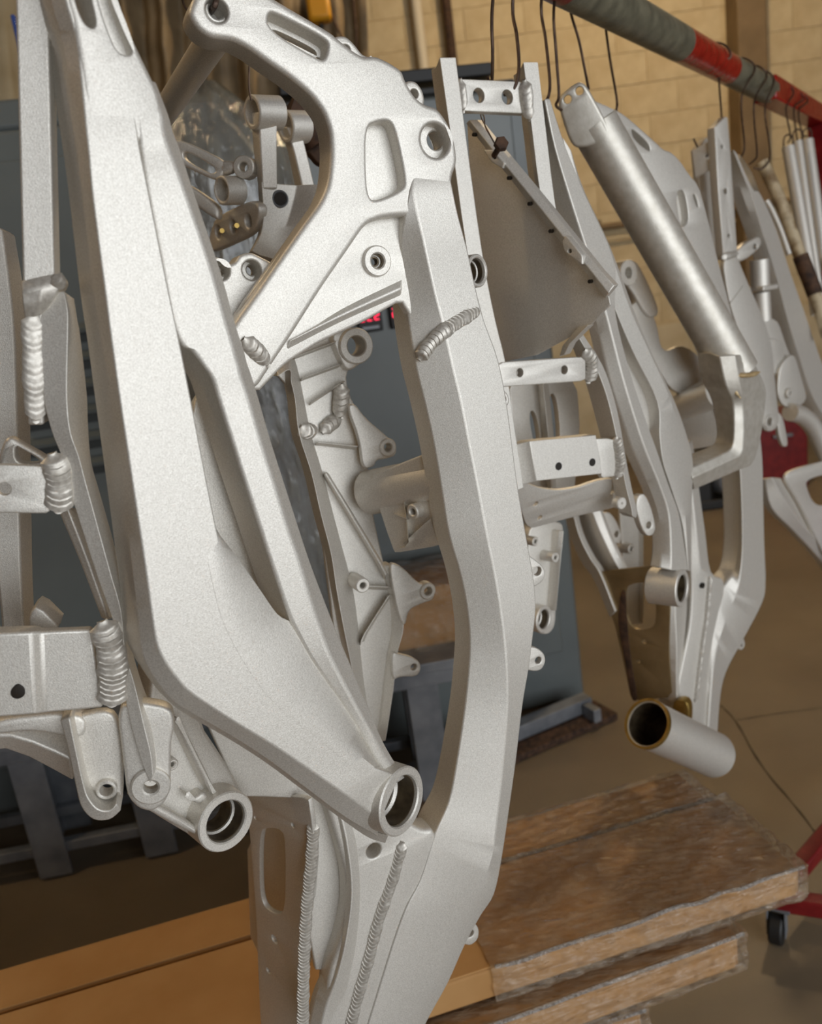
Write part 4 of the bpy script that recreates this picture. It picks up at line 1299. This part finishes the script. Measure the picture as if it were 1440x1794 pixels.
# flattened drilled top
HPn = (CAM - t0).normalized()
hv = (hd * -1)
hu = hv.cross(HPn).normalized()
HT = Plane.__new__(Plane)
HT.o, HT.u, HT.v = t0 + hu * -.002, hu * -1, hv
HT.n = HT.u.cross(HT.v)
if HT.n.dot(HPn) < 0:
    HT.n = -HT.n
    HT.u = -HT.u
plate('flattened_end', HT, [(978, 186), (980, 168), (1012, 142), (1026, 148), (1040, 172), (1072, 232), (1064, 250), (1010, 262), (996, 244)], TUBEM, ht, th=.064, h=.033, bev=.0045, rnd=2, holes=[(994, 174, 7), (1015, 159, 7)])
yk = Plane(at(1295, 740, 1.33), 30)
strip('yoke', yk, [
    [(1242, 618, -.012), (1260, 624, .010), (1288, 622, .022), (1314, 620, -.004)],
    [(1248, 662, -.012), (1272, 676, .012), (1298, 680, .020), (1340, 674, .002)],
    [(1258, 698, -.02), (1284, 704, .006), (1301, 708, .012), (1342, 700, 0)],
    [(1266, 735, -.02), (1286, 735, .006), (1303, 735, .012), (1338, 732, 0)],
    [(1268, 765, -.02), (1285, 770, .006), (1303, 768, .012), (1331, 775, 0)],
    [(1262, 780, -.02), (1280, 786, .006), (1299, 795, .012), (1318, 812, 0)],
    [(1246, 788, -.02), (1264, 796, .006), (1276, 808, .012), (1294, 824, 0)],
    [(1206, 802, -.02), (1210, 820, .006), (1212, 838, .012), (1216, 858, 0)]], TUBEM, ht, back=-.035, k=4, bev=.002)
weld('weld_bead', [at(1252, 645, 1.292), at(1285, 656, 1.284), at(1312, 657, 1.292), at(1330, 652, 1.31)], .004, HEATED, ht, pitch=.01, depth=.1)
weld('weld_bead', [at(1252, 645, 1.287), at(1276, 672, 1.29), at(1296, 696, 1.295)], .0035, HEATED, ht, pitch=.01, depth=.1)

# ------------------------------------------------------------------ second main frame
KP = Plane(at(1180, 600, 1.42), 34)
cf = thing('motorcycle_frame', 'farther motorcycle frame hung upside down, its open steering head at the bottom right', 'frame', KP.p(1085, 205))
plate('head_casting', KP, [(1030, 170), (1076, 190), (1096, 201), (1152, 251), (1163, 262), (1177, 266), (1193, 282), (1207, 304), (1224, 323), (1235, 360), (1246, 404), (1262, 470), (1283, 550), (1310, 650), (1270, 660), (1230, 560), (1190, 470), (1168, 390), (1150, 335), (1125, 285), (1098, 250), (1060, 225), (1030, 210)], ALU, cf, th=.04, h=0, bev=.003,
      holes=[[(1106, 226), (1112, 228), (1138, 252), (1140, 266), (1130, 260), (1110, 243)], [(1184, 338), (1196, 331), (1202, 345), (1208, 388), (1197, 398), (1192, 394)], [(1213, 340), (1218, 340), (1225, 362), (1221, 364)]])
plate('pocket_floor', KP, [(1102, 222), (1144, 252), (1144, 272), (1104, 246)], ALU, cf, th=.008, h=-.018, bev=.001, rnd=0)
plate('pocket_floor', KP, [(1178, 334), (1202, 324), (1213, 392), (1190, 404)], ALU, cf, th=.008, h=-.014, bev=.001, rnd=0)
strip('spar', KP, [
    [(1246, 560, -.012), (1262, 560, .002), (1285, 556, -.004)],
    [(1268, 640, -.012), (1282, 640, .002), (1306, 630, -.004)],
    [(1282, 730, -.012), (1292, 730, .002), (1326, 720, -.004)],
    [(1290, 818, -.014), (1296, 818, .002), (1336, 800, -.004)],
    [(1294, 880, -.014), (1299, 880, .002), (1338, 880, -.004)],
    [(1295, 950, -.014), (1300, 955, .002), (1340, 960, -.004)],
    [(1288, 996, -.014), (1297, 1000, .002), (1342, 1020, -.004)],
    [(1274, 1018, -.012), (1290, 1040, .001), (1336, 1056, -.005)],
    [(1258, 1050, -.010), (1272, 1085, .000), (1303, 1120, -.008)],
    [(1246, 1120, -.008), (1254, 1145, -.001), (1272, 1179, -.010)],
    [(1240, 1190, -.008), (1246, 1215, -.001), (1261, 1234, -.010)],
    [(1232, 1325, -.008), (1238, 1325, -.001), (1256, 1320, -.010)]], ALU, cf, back=-.05, k=4, bev=.003)
strip('spar', KP, [
    [(1190, 780, -.008), (1200, 780, 0), (1214, 770, -.006)],
    [(1202, 860, -.008), (1212, 860, 0), (1226, 860, -.006)],
    [(1208, 930, -.008), (1220, 930, 0), (1236, 930, -.006)],
    [(1210, 990, -.008), (1226, 985, 0), (1246, 1002, -.006)],
    [(1212, 1040, -.008), (1232, 1030, -.002), (1268, 1018, -.008)],
    [(1208, 1100, -.008), (1232, 1095, -.002), (1264, 1070, -.008)],
    [(1196, 1160, -.008), (1222, 1160, -.002), (1250, 1140, -.008)],
    [(1186, 1220, -.008), (1214, 1220, -.002), (1243, 1210, -.008)],
    [(1184, 1325, -.008), (1210, 1325, -.002), (1236, 1325, -.008)]], ALU, cf, back=-.05, k=4, bev=.003)
strip('curved_flange', KP, [[(1166, 1040, -.01), (1184, 1040, .002), (1204, 1040, -.012)], [(1168, 1080, -.01), (1184, 1080, .002), (1203, 1080, -.012)], [(1172, 1130, -.01), (1186, 1130, .002), (1198, 1130, -.012)], [(1176, 1180, -.01), (1186, 1180, 0), (1192, 1180, -.012)], [(1178, 1230, -.01), (1186, 1230, 0), (1192, 1230, -.012)]], ALU, cf, back=-.03, k=4)
weld('weld_bead', [KP.p(1244, 1010, .0), KP.p(1238, 1080, .001), KP.p(1228, 1150, .001), KP.p(1218, 1230, .0)], .0048, WELD, cf, pitch=.006)
lathe('bolt_hole', KP.p(1232, 1026, .001), KP.n, [(.0001, 0), (.0055, 0), (.0055, -.004), (.0001, -.004)], DARK, cf, seg=16)
plate('tab', KP, [(1294, 1120), (1303, 1117), (1306, 1130), (1300, 1140), (1292, 1136)], ALU, cf, th=.006, h=-.014, bev=.001, holes=[(1300, 1131, 3)])
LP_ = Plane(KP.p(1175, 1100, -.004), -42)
plate('slotted_plate', LP_, [(1044, 1005), (1062, 1000), (1154, 990), (1168, 1000), (1174, 1060), (1172, 1150), (1178, 1222), (1106, 1228), (1092, 1160), (1076, 1092), (1058, 1040)], WARMREFL, cf, th=.006, h=0, bev=.001, rnd=1, q=.12,
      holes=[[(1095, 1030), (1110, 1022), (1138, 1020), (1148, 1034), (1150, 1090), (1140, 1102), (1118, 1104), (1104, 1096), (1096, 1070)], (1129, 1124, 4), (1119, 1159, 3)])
tag(plate('rust_drip', LP_, [(1086, 1040), (1096, 1030), (1098, 1080), (1104, 1150), (1118, 1228), (1106, 1228), (1096, 1165), (1082, 1096)], RUST, cf, th=.0012, h=.0008, bev=.0003), 'dark brown drip stain')
strip('arc_rim', LP_, [[(984, 880, -.002), (1000, 880, .006)], [(998, 940, -.002), (1014, 936, .006)], [(1018, 985, -.002), (1034, 978, .006)], [(1040, 1016, -.002), (1052, 1006, .006)], [(1068, 1082, -.002), (1078, 1072, .006)]], ALU, cf, back=-.012, k=4)
strip('arc_rail', LP_.back(.03), [[(1000, 880, -.002), (1030, 880, .012), (1046, 880, 0)], [(1022, 940, -.002), (1050, 930, .012), (1064, 930, 0)], [(1046, 985, -.002), (1072, 975, .012), (1084, 975, 0)], [(1072, 1020, -.002), (1092, 1010, .012), (1102, 1010, 0)]], ALU, cf, back=-.012, k=4)
FK = KP.back(.17)
plate('far_web', FK, [(1086, 890), (1126, 890), (1128, 1094), (1100, 1094), (1092, 990)], ALU, cf, th=.006, h=0, bev=.001, rnd=1, q=.08)
strip('far_rim', FK, [[(1119, 890, 0), (1127, 890, .01)], [(1120, 1000, 0), (1127, 1000, .01)], [(1120, 1080, 0), (1127, 1092, .01)]], ALU, cf, back=-.006, k=2)
boss('screw_boss', FK, 1107, 962, 9, 4, .03, .02, ALU, cf)
plate('far_lug', FK, [(1052, 900), (1068, 896), (1082, 915), (1090, 940), (1086, 954), (1076, 950), (1062, 925)], ALU, cf, th=.01, h=.02, bev=.002, holes=[(1081, 936, 6)])
s0_, s1_ = at(1134, 1268, 1.40), at(1250, 1322, 1.53)
sd = (s1_ - s0_).normalized()
tube('head_tube', [s0_, s1_], .0415, ALU, cf, seg=48, k=1, wall=.0045)
tube('dark_head_lining', [s0_ + sd * .002, s1_ - sd * .004], .0368, BOREDARK, cf, seg=40, k=1, wall=.0008)  # dark lining added to darken the open tube
tube('head_rim', [s0_ - sd * .003, s0_ + sd * .004], .0428, BRASSM, cf, seg=48, k=1, wall=.004)
tube('head_rim', [s1_ - sd * .006, s1_ + sd * .004], .0402, ALU, cf, seg=48, k=1, wall=.004)
plate('steering_stop', LP_.back(-.01), [(1176, 1228), (1198, 1226), (1207, 1238), (1206, 1272), (1196, 1282), (1180, 1284)], BRASSM, cf, th=.02, h=0, bev=.002)
k0, k1 = KP.p(1252, 690, -.03), FK.p(1150, 730, .01)
tube('cross_member', [k0, k1], .027, ALU, cf, seg=24, k=1)
plate('cross_web', Plane(k0, -38), [(1186, 690), (1250, 656), (1262, 770), (1250, 782), (1196, 790)], ALU, cf, th=.008, h=-.03, bev=.002, rnd=1, q=.1)
boss('screw_boss', Plane(k0, -38), 1234, 712, 9, 4, .02, -.02, ALU, cf)
plate('far_web', KP.back(.10), [(1100, 540), (1126, 520), (1150, 560), (1160, 620), (1200, 600), (1260, 660), (1250, 700), (1180, 690), (1150, 640), (1120, 590)], ALU, cf, th=.01, h=0, bev=.002, rnd=2)
boss('mount_ring', KP.back(.10), 1102, 478, 22, 9, .03, .02, ALU, cf)
plate('mount_arm', KP.back(.10), [(1088, 458), (1112, 452), (1130, 480), (1160, 550), (1136, 560), (1108, 510), (1086, 486)], ALU, cf, th=.02, h=.006, bev=.004, holes=[(1102, 478, 9)])

# ------------------------------------------------------------------ third subframe
IP = Plane(at(1270, 340, 1.76), 30)
si = thing('subframe', 'blasted subframe with a pointed three-hole post and wide lower gusset, behind the thick tube', 'subframe', IP.p(1266, 240))
plate('post', IP, [(1252, 223), (1271, 204), (1275, 206), (1280, 268), (1292, 445), (1268, 455), (1258, 330)], ALU, si, th=.02, h=0, bev=.0015, rnd=0, holes=[(1265, 257, 3.2), (1271, 335, 5), (1277, 413, 3.4)])
plate('post', IP.back(.06), [(1220, 262), (1238, 240), (1242, 246), (1246, 300), (1258, 445), (1236, 450), (1226, 330)], ALU, si, th=.016, h=0, bev=.0015, rnd=0)
plate('cross_plate', Plane(IP.p(1252, 280, -.012), -34), [(1212, 264), (1254, 240), (1258, 290), (1218, 312)], ALU, si, th=.006, h=0, bev=.001, rnd=0, holes=[(1240, 274, 5)])
plate('gusset', IP, [(1266, 452), (1291, 446), (1300, 470), (1310, 494), (1341, 564), (1354, 610), (1360, 690), (1366, 736), (1360, 752), (1346, 757), (1336, 748), (1330, 690), (1310, 620), (1290, 568), (1276, 520)], ALU, si, th=.012, h=.002, bev=.002, rnd=2, holes=[(1349, 739, 7)])
strip('gusset_crease', IP, [[(1274, 536, .002), (1277, 534, .0045), (1281, 530, .002)], [(1300, 504, .002), (1301, 502, .0045), (1303, 498, .002)]], ALU, si, back=0, k=1, bev=0)
boss('bolt_boss', IP, 1349, 739, 13, 7, .02, .006, ALU, si)
plate('finger', IP, [(1362, 720), (1372, 730), (1380, 770), (1380, 782), (1372, 783), (1364, 760)], ALU, si, th=.01, h=-.004, bev=.002)
weld('weld_bead', [IP.p(1262, 452, .0), IP.p(1276, 448, .002), IP.p(1292, 444, .0)], .008, WELD, si, pitch=.008, depth=.15)
plate('cross_piece', IP.back(.03), [(1290, 440), (1308, 425), (1332, 412), (1336, 430), (1312, 452), (1294, 460)], ALU, si, th=.02, h=0, bev=.004, holes=[(1323, 432, 5)])

# ------------------------------------------------------------------ third swing arm
JP = Plane(at(1340, 450, 1.9), 34)
ja = thing('swing_arm', 'pale slim swing arm slanting off the right edge of the picture', 'swing arm', JP.p(1290, 270))
strip('rail', JP, [
    [(1280, 266, -.014), (1284, 262, 0), (1290, 268, 0)],
    [(1292, 310, -.014), (1306, 318, 0), (1318, 330, 0)],
    [(1302, 345, -.014), (1318, 345, 0), (1332, 340, -.002)],
    [(1322, 400, -.014), (1334, 400, 0), (1360, 402, -.004)],
    [(1346, 475, -.014), (1358, 475, 0), (1382, 470, -.004)],
    [(1370, 560, -.014), (1380, 560, 0), (1412, 555, -.004)],
    [(1390, 630, -.014), (1402, 630, 0), (1436, 625, -.004)],
    [(1412, 695, -.014), (1424, 695, 0), (1458, 685, -.004)],
    [(1442, 750, -.014), (1456, 750, 0), (1484, 745, -.004)]], ALU, ja, back=-.04, k=4, bev=.002)
strip('slot_lip', JP, [[(1294, 270, -.01), (1300, 276, -.004)], [(1312, 300, -.01), (1318, 304, -.004)], [(1324, 332, -.01), (1330, 336, -.004)]], ALU, ja, back=-.03, k=2)
# stained bent tube
kt = thing('handlebar_tube', 'tan stained thin tube hanging beside the three upright pipes', 'tube', at(1336, 285, 2.02))
tube('tube', [at(1334, 284, 2.02), at(1348, 312, 2.02), at(1370, 360, 2.02), at(1398, 440, 2.03), at(1424, 505, 2.03), at(1450, 590, 2.04)], .015, STAINT, kt, seg=16, k=4)
tube('sleeve', [at(1402, 448, 2.028), at(1424, 505, 2.03), at(1428, 516, 2.03)], .0185, RUST, kt, seg=16, k=2)
tube('clamp_rod', [at(1342, 352, 1.98), at(1350, 365, 1.98), at(1366, 400, 1.98), at(1382, 446, 1.98)], .007, ALU, kt, seg=12, k=3)
# three pipes
for i, (xa, ya, xb, yb, d_, r_, lb) in enumerate(((1381, 258, 1418, 470, 2.24, .017, 'leftmost of the three upright silver pipes by the rack post'), (1397, 248, 1428, 470, 2.31, .013, 'thin middle one of the three upright silver pipes by the rack post'), (1414, 246, 1438, 420, 2.36, .017, 'rightmost of the three upright silver pipes, against the red post'))):
    a_, b2 = at(xa, ya, d_), at(xb, yb, d_)
    t = thing('bent_pipe', lb, 'pipe', a_, 'upright silver pipes at the rack post')
    dd = (b2 - a_)
    tube('pipe', [a_, a_ + dd * .5, b2, b2 + dd * .2, b2 + dd * .32 + V((0, -.03 if i == 2 else 0, 0)), b2 + dd * .38 + V((0, -.07 if i == 2 else 0, .0))], r_, ALU, t, seg=24, k=6, wall=.002)
    tube('pipe_eye', [a_ + V((-.012, 0, -.01)), a_ + V((-.012, 0, .022)), a_ + V((0, 0, .032)), a_ + V((.012, 0, .022)), a_ + V((.012, 0, -.01))], .0022, WIRE, t, seg=8, k=5)
# frame at the right edge
MP = Plane(at(1400, 800, 2.05), 30)
mr = thing('motorcycle_frame', 'part of a tan-shaded frame with a bent tube and slotted bracket at the right edge', 'frame', MP.p(1385, 640))
plate('web', MP, [(1366, 640), (1392, 615), (1404, 660), (1416, 700), (1396, 716), (1372, 712), (1362, 690)], ALU, mr, th=.01, h=-.01, bev=.003)
boss('screw_boss', MP, 1385, 689, 9, 3, .016, 0, ALU, mr)
tube('bent_tube', [MP.p(1384, 722), MP.p(1404, 728), MP.p(1424, 748), MP.p(1444, 790), MP.p(1470, 850)], .022, ALU, mr, seg=20, k=5)
plate('slotted_bracket', MP, [(1374, 838), (1384, 824), (1450, 806), (1500, 800), (1500, 990), (1450, 985), (1424, 930), (1400, 880)], ALU, mr, th=.01, h=.006, bev=.003, holes=[[(1412, 842), (1440, 832), (1470, 830), (1474, 880), (1440, 888), (1424, 880), (1414, 856)]])
strip('arm', MP, [[(1340, 840, -.01), (1352, 836, .004), (1370, 838, -.01)], [(1352, 890, -.01), (1375, 876, .004), (1398, 878, -.01)], [(1390, 930, -.01), (1408, 922, .004), (1426, 934, -.01)], [(1440, 985, -.01), (1452, 965, .004), (1462, 985, -.01)], [(1490, 1060, -.01), (1500, 1040, .004), (1510, 1060, -.01)]], ALU, mr, back=-.03, k=4)
tube('stub_tube', [MP.p(1330, 455, -.02), MP.p(1332, 502, -.02)], .021, ALU, mr, seg=20, k=1)
box('flange', MP.p(1334, 505, -.02), (MP.u, MP.n, Z), (.055, .05, .012), ALU, mr, bev=.003)
tube('stub_tube', [MP.p(1333, 512, -.02), MP.p(1336, 562, -.02)], .02, ALU, mr, seg=20, k=1)
plate('web', MP.back(.03), [(1326, 560), (1362, 556), (1376, 600), (1392, 640), (1364, 650), (1346, 600)], ALU, mr, th=.01, h=0, bev=.003)
plate('web', MP.back(.03), [(1340, 590), (1372, 596), (1376, 640), (1362, 660), (1352, 650)], ALU, mr, th=.01, h=.01, bev=.003)

# ------------------------------------------------------------------ small castings hung inside the near frame
NP = Plane(at(480, 330, .92), 16)
NL = Plane(NP.p(450, 340), -52)
rk = thing('rocker_link', 'forked aluminium rocker link with threaded holes hanging inside the near frame', 'linkage', NP.p(440, 180))
strip('fork_arm', NP, [[(442, 196, -.01), (454, 196, .0), (486, 198, 0)], [(446, 260, -.01), (456, 260, .0), (485, 260, 0)], [(456, 340, -.012), (460, 330, .0), (486, 330, 0)]], ALU, rk, back=-.02, k=2, bev=.0015)
strip('fork_arm', NP.back(.05), [[(494, 222, -.01), (502, 222, .0), (526, 222, 0)], [(508, 270, -.01), (516, 270, .0), (538, 270, 0)], [(520, 330, -.01), (530, 330, .0), (552, 330, 0)]], ALU, rk, back=-.02, k=2, bev=.0015)
for pl_, x, y, L_ in ((NL, 441, 197, .05), (NL.back(.02), 500, 222, .04)):
    c_ = NP.p(x, y, .0) if L_ > .045 else NP.p(x, y, -.05)
    ring('eye', c_, NL.n, .0178, .0125, L_ * .7, ALU, rk)
strip('yoke', NP, [[(458, 318, .0), (490, 322, -.008), (520, 324, -.012), (552, 322, -.004), (575, 327, 0)], [(460, 345, .0), (490, 350, -.008), (515, 350, -.012), (540, 350, -.004), (566, 350, 0)], [(462, 375, .0), (485, 380, -.006), (505, 385, -.008), (522, 385, -.004), (548, 385, 0)], [(456, 410, -.002), (470, 425, -.004), (485, 430, -.004), (500, 430, -.002), (518, 432, 0)], [(440, 440, -.01), (455, 448, -.008), (470, 452, -.008), (482, 456, -.006), (492, 462, -.004)]], ALU, rk, back=-.03, k=4, bev=.001)
sp_ = NP.px(492, 348)
ring('threaded_hole', NP.p(491, 348, -.004), NP.n, .0095, .007, .006, STEEL, rk)
lathe('bore', NP.p(491, 348, -.0045), NP.n, [(.0001, 0), (.007, 0), (.007, -.001), (.0001, -.001)], DARK, rk, seg=20)
plate('threaded_plate', NL, [(372, 388), (384, 376), (438, 350), (452, 358), (454, 376), (446, 400), (430, 416), (372, 442), (360, 440)], ALU, rk, th=.012, h=.004, bev=.003, rnd=2, holes=[(382, 407, 12), (408, 398, 12), (434, 387, 12)])
for x, y in ((388, 405), (414, 396)):
    tube('brass_stud', [NL.p(x - 4, y + 2, -.006), NL.p(x + 1, y - 1, .012)], .0028, BRASSM, rk, seg=12, k=1)
lv = thing('slotted_lever', 'small tan slotted lever with round eyes beside the rocker link', 'lever', NP.p(390, 330, -.03))
L2 = Plane(NP.p(390, 300, -.03), -10)
plate('lever_arm', L2, [(300, 246), (318, 246), (334, 252), (386, 277), (396, 290), (392, 306), (380, 318), (340, 300), (300, 280)], ALU, lv, th=.012, h=0, bev=.003, holes=[[(320, 266), (330, 266), (372, 290), (379, 298), (374, 304), (362, 302), (322, 280)]])
plate('lever_arm', L2, [(300, 310), (336, 326), (384, 360), (384, 384), (376, 384), (330, 352), (300, 334)], ALU, lv, th=.014, h=-.01, bev=.004)
boss('eye', L2, 426, 292, 19, 8, .02, .008, ALU, lv)
plate('neck', L2, [(386, 280), (410, 282), (412, 300), (392, 308), (380, 300)], ALU, lv, th=.012, h=0, bev=.004)
boss('eye', L2, 388, 334, 24, 18, .025, .014, ALU, lv, yaw=-46)
plate('neck', L2, [(386, 308), (420, 312), (424, 330), (400, 344), (386, 350)], ALU, lv, th=.012, h=-.004, bev=.004)
rc = thing('rusty_clamp', 'dark rusty pipe clamp hanging by a thin wire behind the rocker link', 'clamp', NP.p(515, 172, -.12))
RPn = NP.back(.12)
tube('pipe_stub', [RPn.p(508, 188), RPn.p(530, 200), RPn.p(545, 222), RPn.p(562, 250)], .022, RUST, rc, seg=18, k=4)
plate('clamp_plate', RPn, [(496, 200), (510, 172), (530, 170), (540, 190), (560, 196), (585, 210), (588, 290), (560, 290), (540, 265), (500, 250)], RUST, rc, th=.02, h=-.02, bev=.003, holes=[(556, 208, 6)])

# ------------------------------------------------------------------ wire hooks
wires = [
    (400, .0023, [(382, -40, .66), (379, 0, .655), (374, 14, .66), (366, 26, .70)], 'dark wire hook through the bore of the near frame'),
    (826, .002, [(862, 20, .95), (863, 90, .97), (862, 138, .99), (858, 146, 1.0), (854, 134, 1.0)], 'straight wire hook behind the top cross plate'),
    (860, .002, [(898, 10, .96), (905, 60, .955), (909, 108, .955), (906, 142, .955), (896, 160, .96), (884, 166, .985)], 'wire hook curling through the right hole of the top cross plate'),
    (914, .002, [(948, 10, 1.05), (956, 70, 1.05), (963, 140, 1.05), (961, 168, 1.05), (952, 184, 1.06)], 'wire hook carrying the slender swing arm beside the square post'),
    (936, .002, [(970, 20, 1.1), (974, 90, 1.12), (979, 165, 1.14), (974, 184, 1.15), (984, 193, 1.16)], 'wire hook at the left side of the thick tube top'),
    (962, .002, [(998, 10, 1.17), (1014, 70, 1.2), (1026, 130, 1.22), (1031, 156, 1.24)], 'leaning wire hook behind the drilled top of the thick tube'),
    (1026, .0021, [(1060, 30, 1.28), (1068, 100, 1.33), (1080, 170, 1.38), (1080, 192, 1.38), (1074, 210, 1.40)], 'wire hook carrying the farther motorcycle frame'),
    (1250, .0021, [(1260, 120, 1.68), (1264, 205, 1.8), (1262, 230, 1.82), (1240, 272, 1.8), (1225, 262, 1.78), (1215, 243, 1.77)], 'wire hook with upturned end holding the three-hole post'),
    (1294, .0021, [(1299, 170, 1.8), (1304, 250, 1.86), (1302, 268, 1.87), (1295, 278, 1.88)], 'left wire of the three hooks over the grey rail end'),
    (1316, .0021, [(1321, 180, 1.86), (1326, 265, 1.93), (1322, 280, 1.95), (1312, 288, 1.96)], 'middle wire of the three hooks over the grey rail end'),
    (1330, .0021, [(1340, 190, 1.92), (1349, 262, 1.98), (1346, 284, 2.0), (1334, 296, 2.0), (1320, 294, 2.0)], 'right wire of the three hooks over the grey rail end'),
    (1366, .0021, [(1377, 190, 2.15), (1384, 232, 2.22), (1384, 244, 2.24), (1380, 250, 2.24)], 'wire hook over the red rail end carrying the left pipe'),
    (1384, .0021, [(1391, 190, 2.2), (1395, 235, 2.28), (1397, 246, 2.3)], 'wire hook over the red rail end carrying the middle pipe'),
    (1392, .0021, [(1399, 195, 2.25), (1406, 235, 2.33), (1414, 238, 2.36)], 'wire hook over the red rail end carrying the right pipe'),
]
for xb, r_, pts, lb in wires:
    b0 = bar_at_px(xb)
    rr = BR + r_ + .001
    path = [b0 - bn2 * rr * .9 - Z * .012, b0 - bn2 * rr * .95 + Z * .0, b0 - bn2 * rr * .68 + Z * rr * .72, b0 + Z * rr * 1.02, b0 + bn2 * rr * .7 + Z * rr * .72, b0 + bn2 * rr * 1.02]
    path += [at(*p) for p in pts]
    o = tube('wire_hook', path, r_, WIRE, None, seg=8, k=5)
    tag(o, lb, 'hook', 'wire hooks on the rack rail')
for pts, lb in (([(441, 60, .86), (437, 110, .87), (436, 150, .875), (440, 176, .88)], 'thin wire holding the rocker link'), ([(508, 110, 1.0), (514, 150, 1.01), (519, 172, 1.02)], 'thin wire holding the rusty clamp'), ([(318, -10, .75), (324, 12, .76), (340, 28, .77), (352, 34, .78)], 'thin brown wire behind the hook end of the near frame')):
    o = tube('thin_wire', [at(*p) for p in pts], .0011, WIRE, None, seg=6, k=5)
    tag(o, lb, 'wire', 'thin hanging wires')

# ------------------------------------------------------------------ far floor things seen on the right
p = onz(1262, 892, 0)
mg = thing('floor_grinder', 'dark motor unit standing on the floor beyond the frames', 'machine', p)
BX = (V((1, 0, 0)), V((0, 1, 0)), Z)
sc_ = p.y / FPX
box('base', p + V((0, .15, .03)), BX, (.34, .3, .06), BLACK, mg, bev=.01)
lathe('motor', p + V((.08, .02, .16)), V((.3, -1, 0)), [(.02, 0), (.08, 0), (.09, -.02), (.09, -.22), (.08, -.24), (.02, -.24)], STEEL, mg)
box('guard', p + V((-.1, .12, .2)), BX, (.16, .22, .34), BLACK, mg, bev=.03)
p = onz(1372, 858, 0)
rb = thing('red_bin', 'dark red metal bin standing on the far floor at the right', 'bin', p)
box('bin_body', p + V((0, .15, .22)), BX, (.32, .3, .44), MAROON, rb, bev=.012)
box('rim', p + V((0, .15, .45)), BX, (.34, .32, .025), MAROON, rb, bev=.006)
box('handle', p + V((0, -.012, .34)), BX, (.12, .02, .02), STEEL, rb, bev=.004)
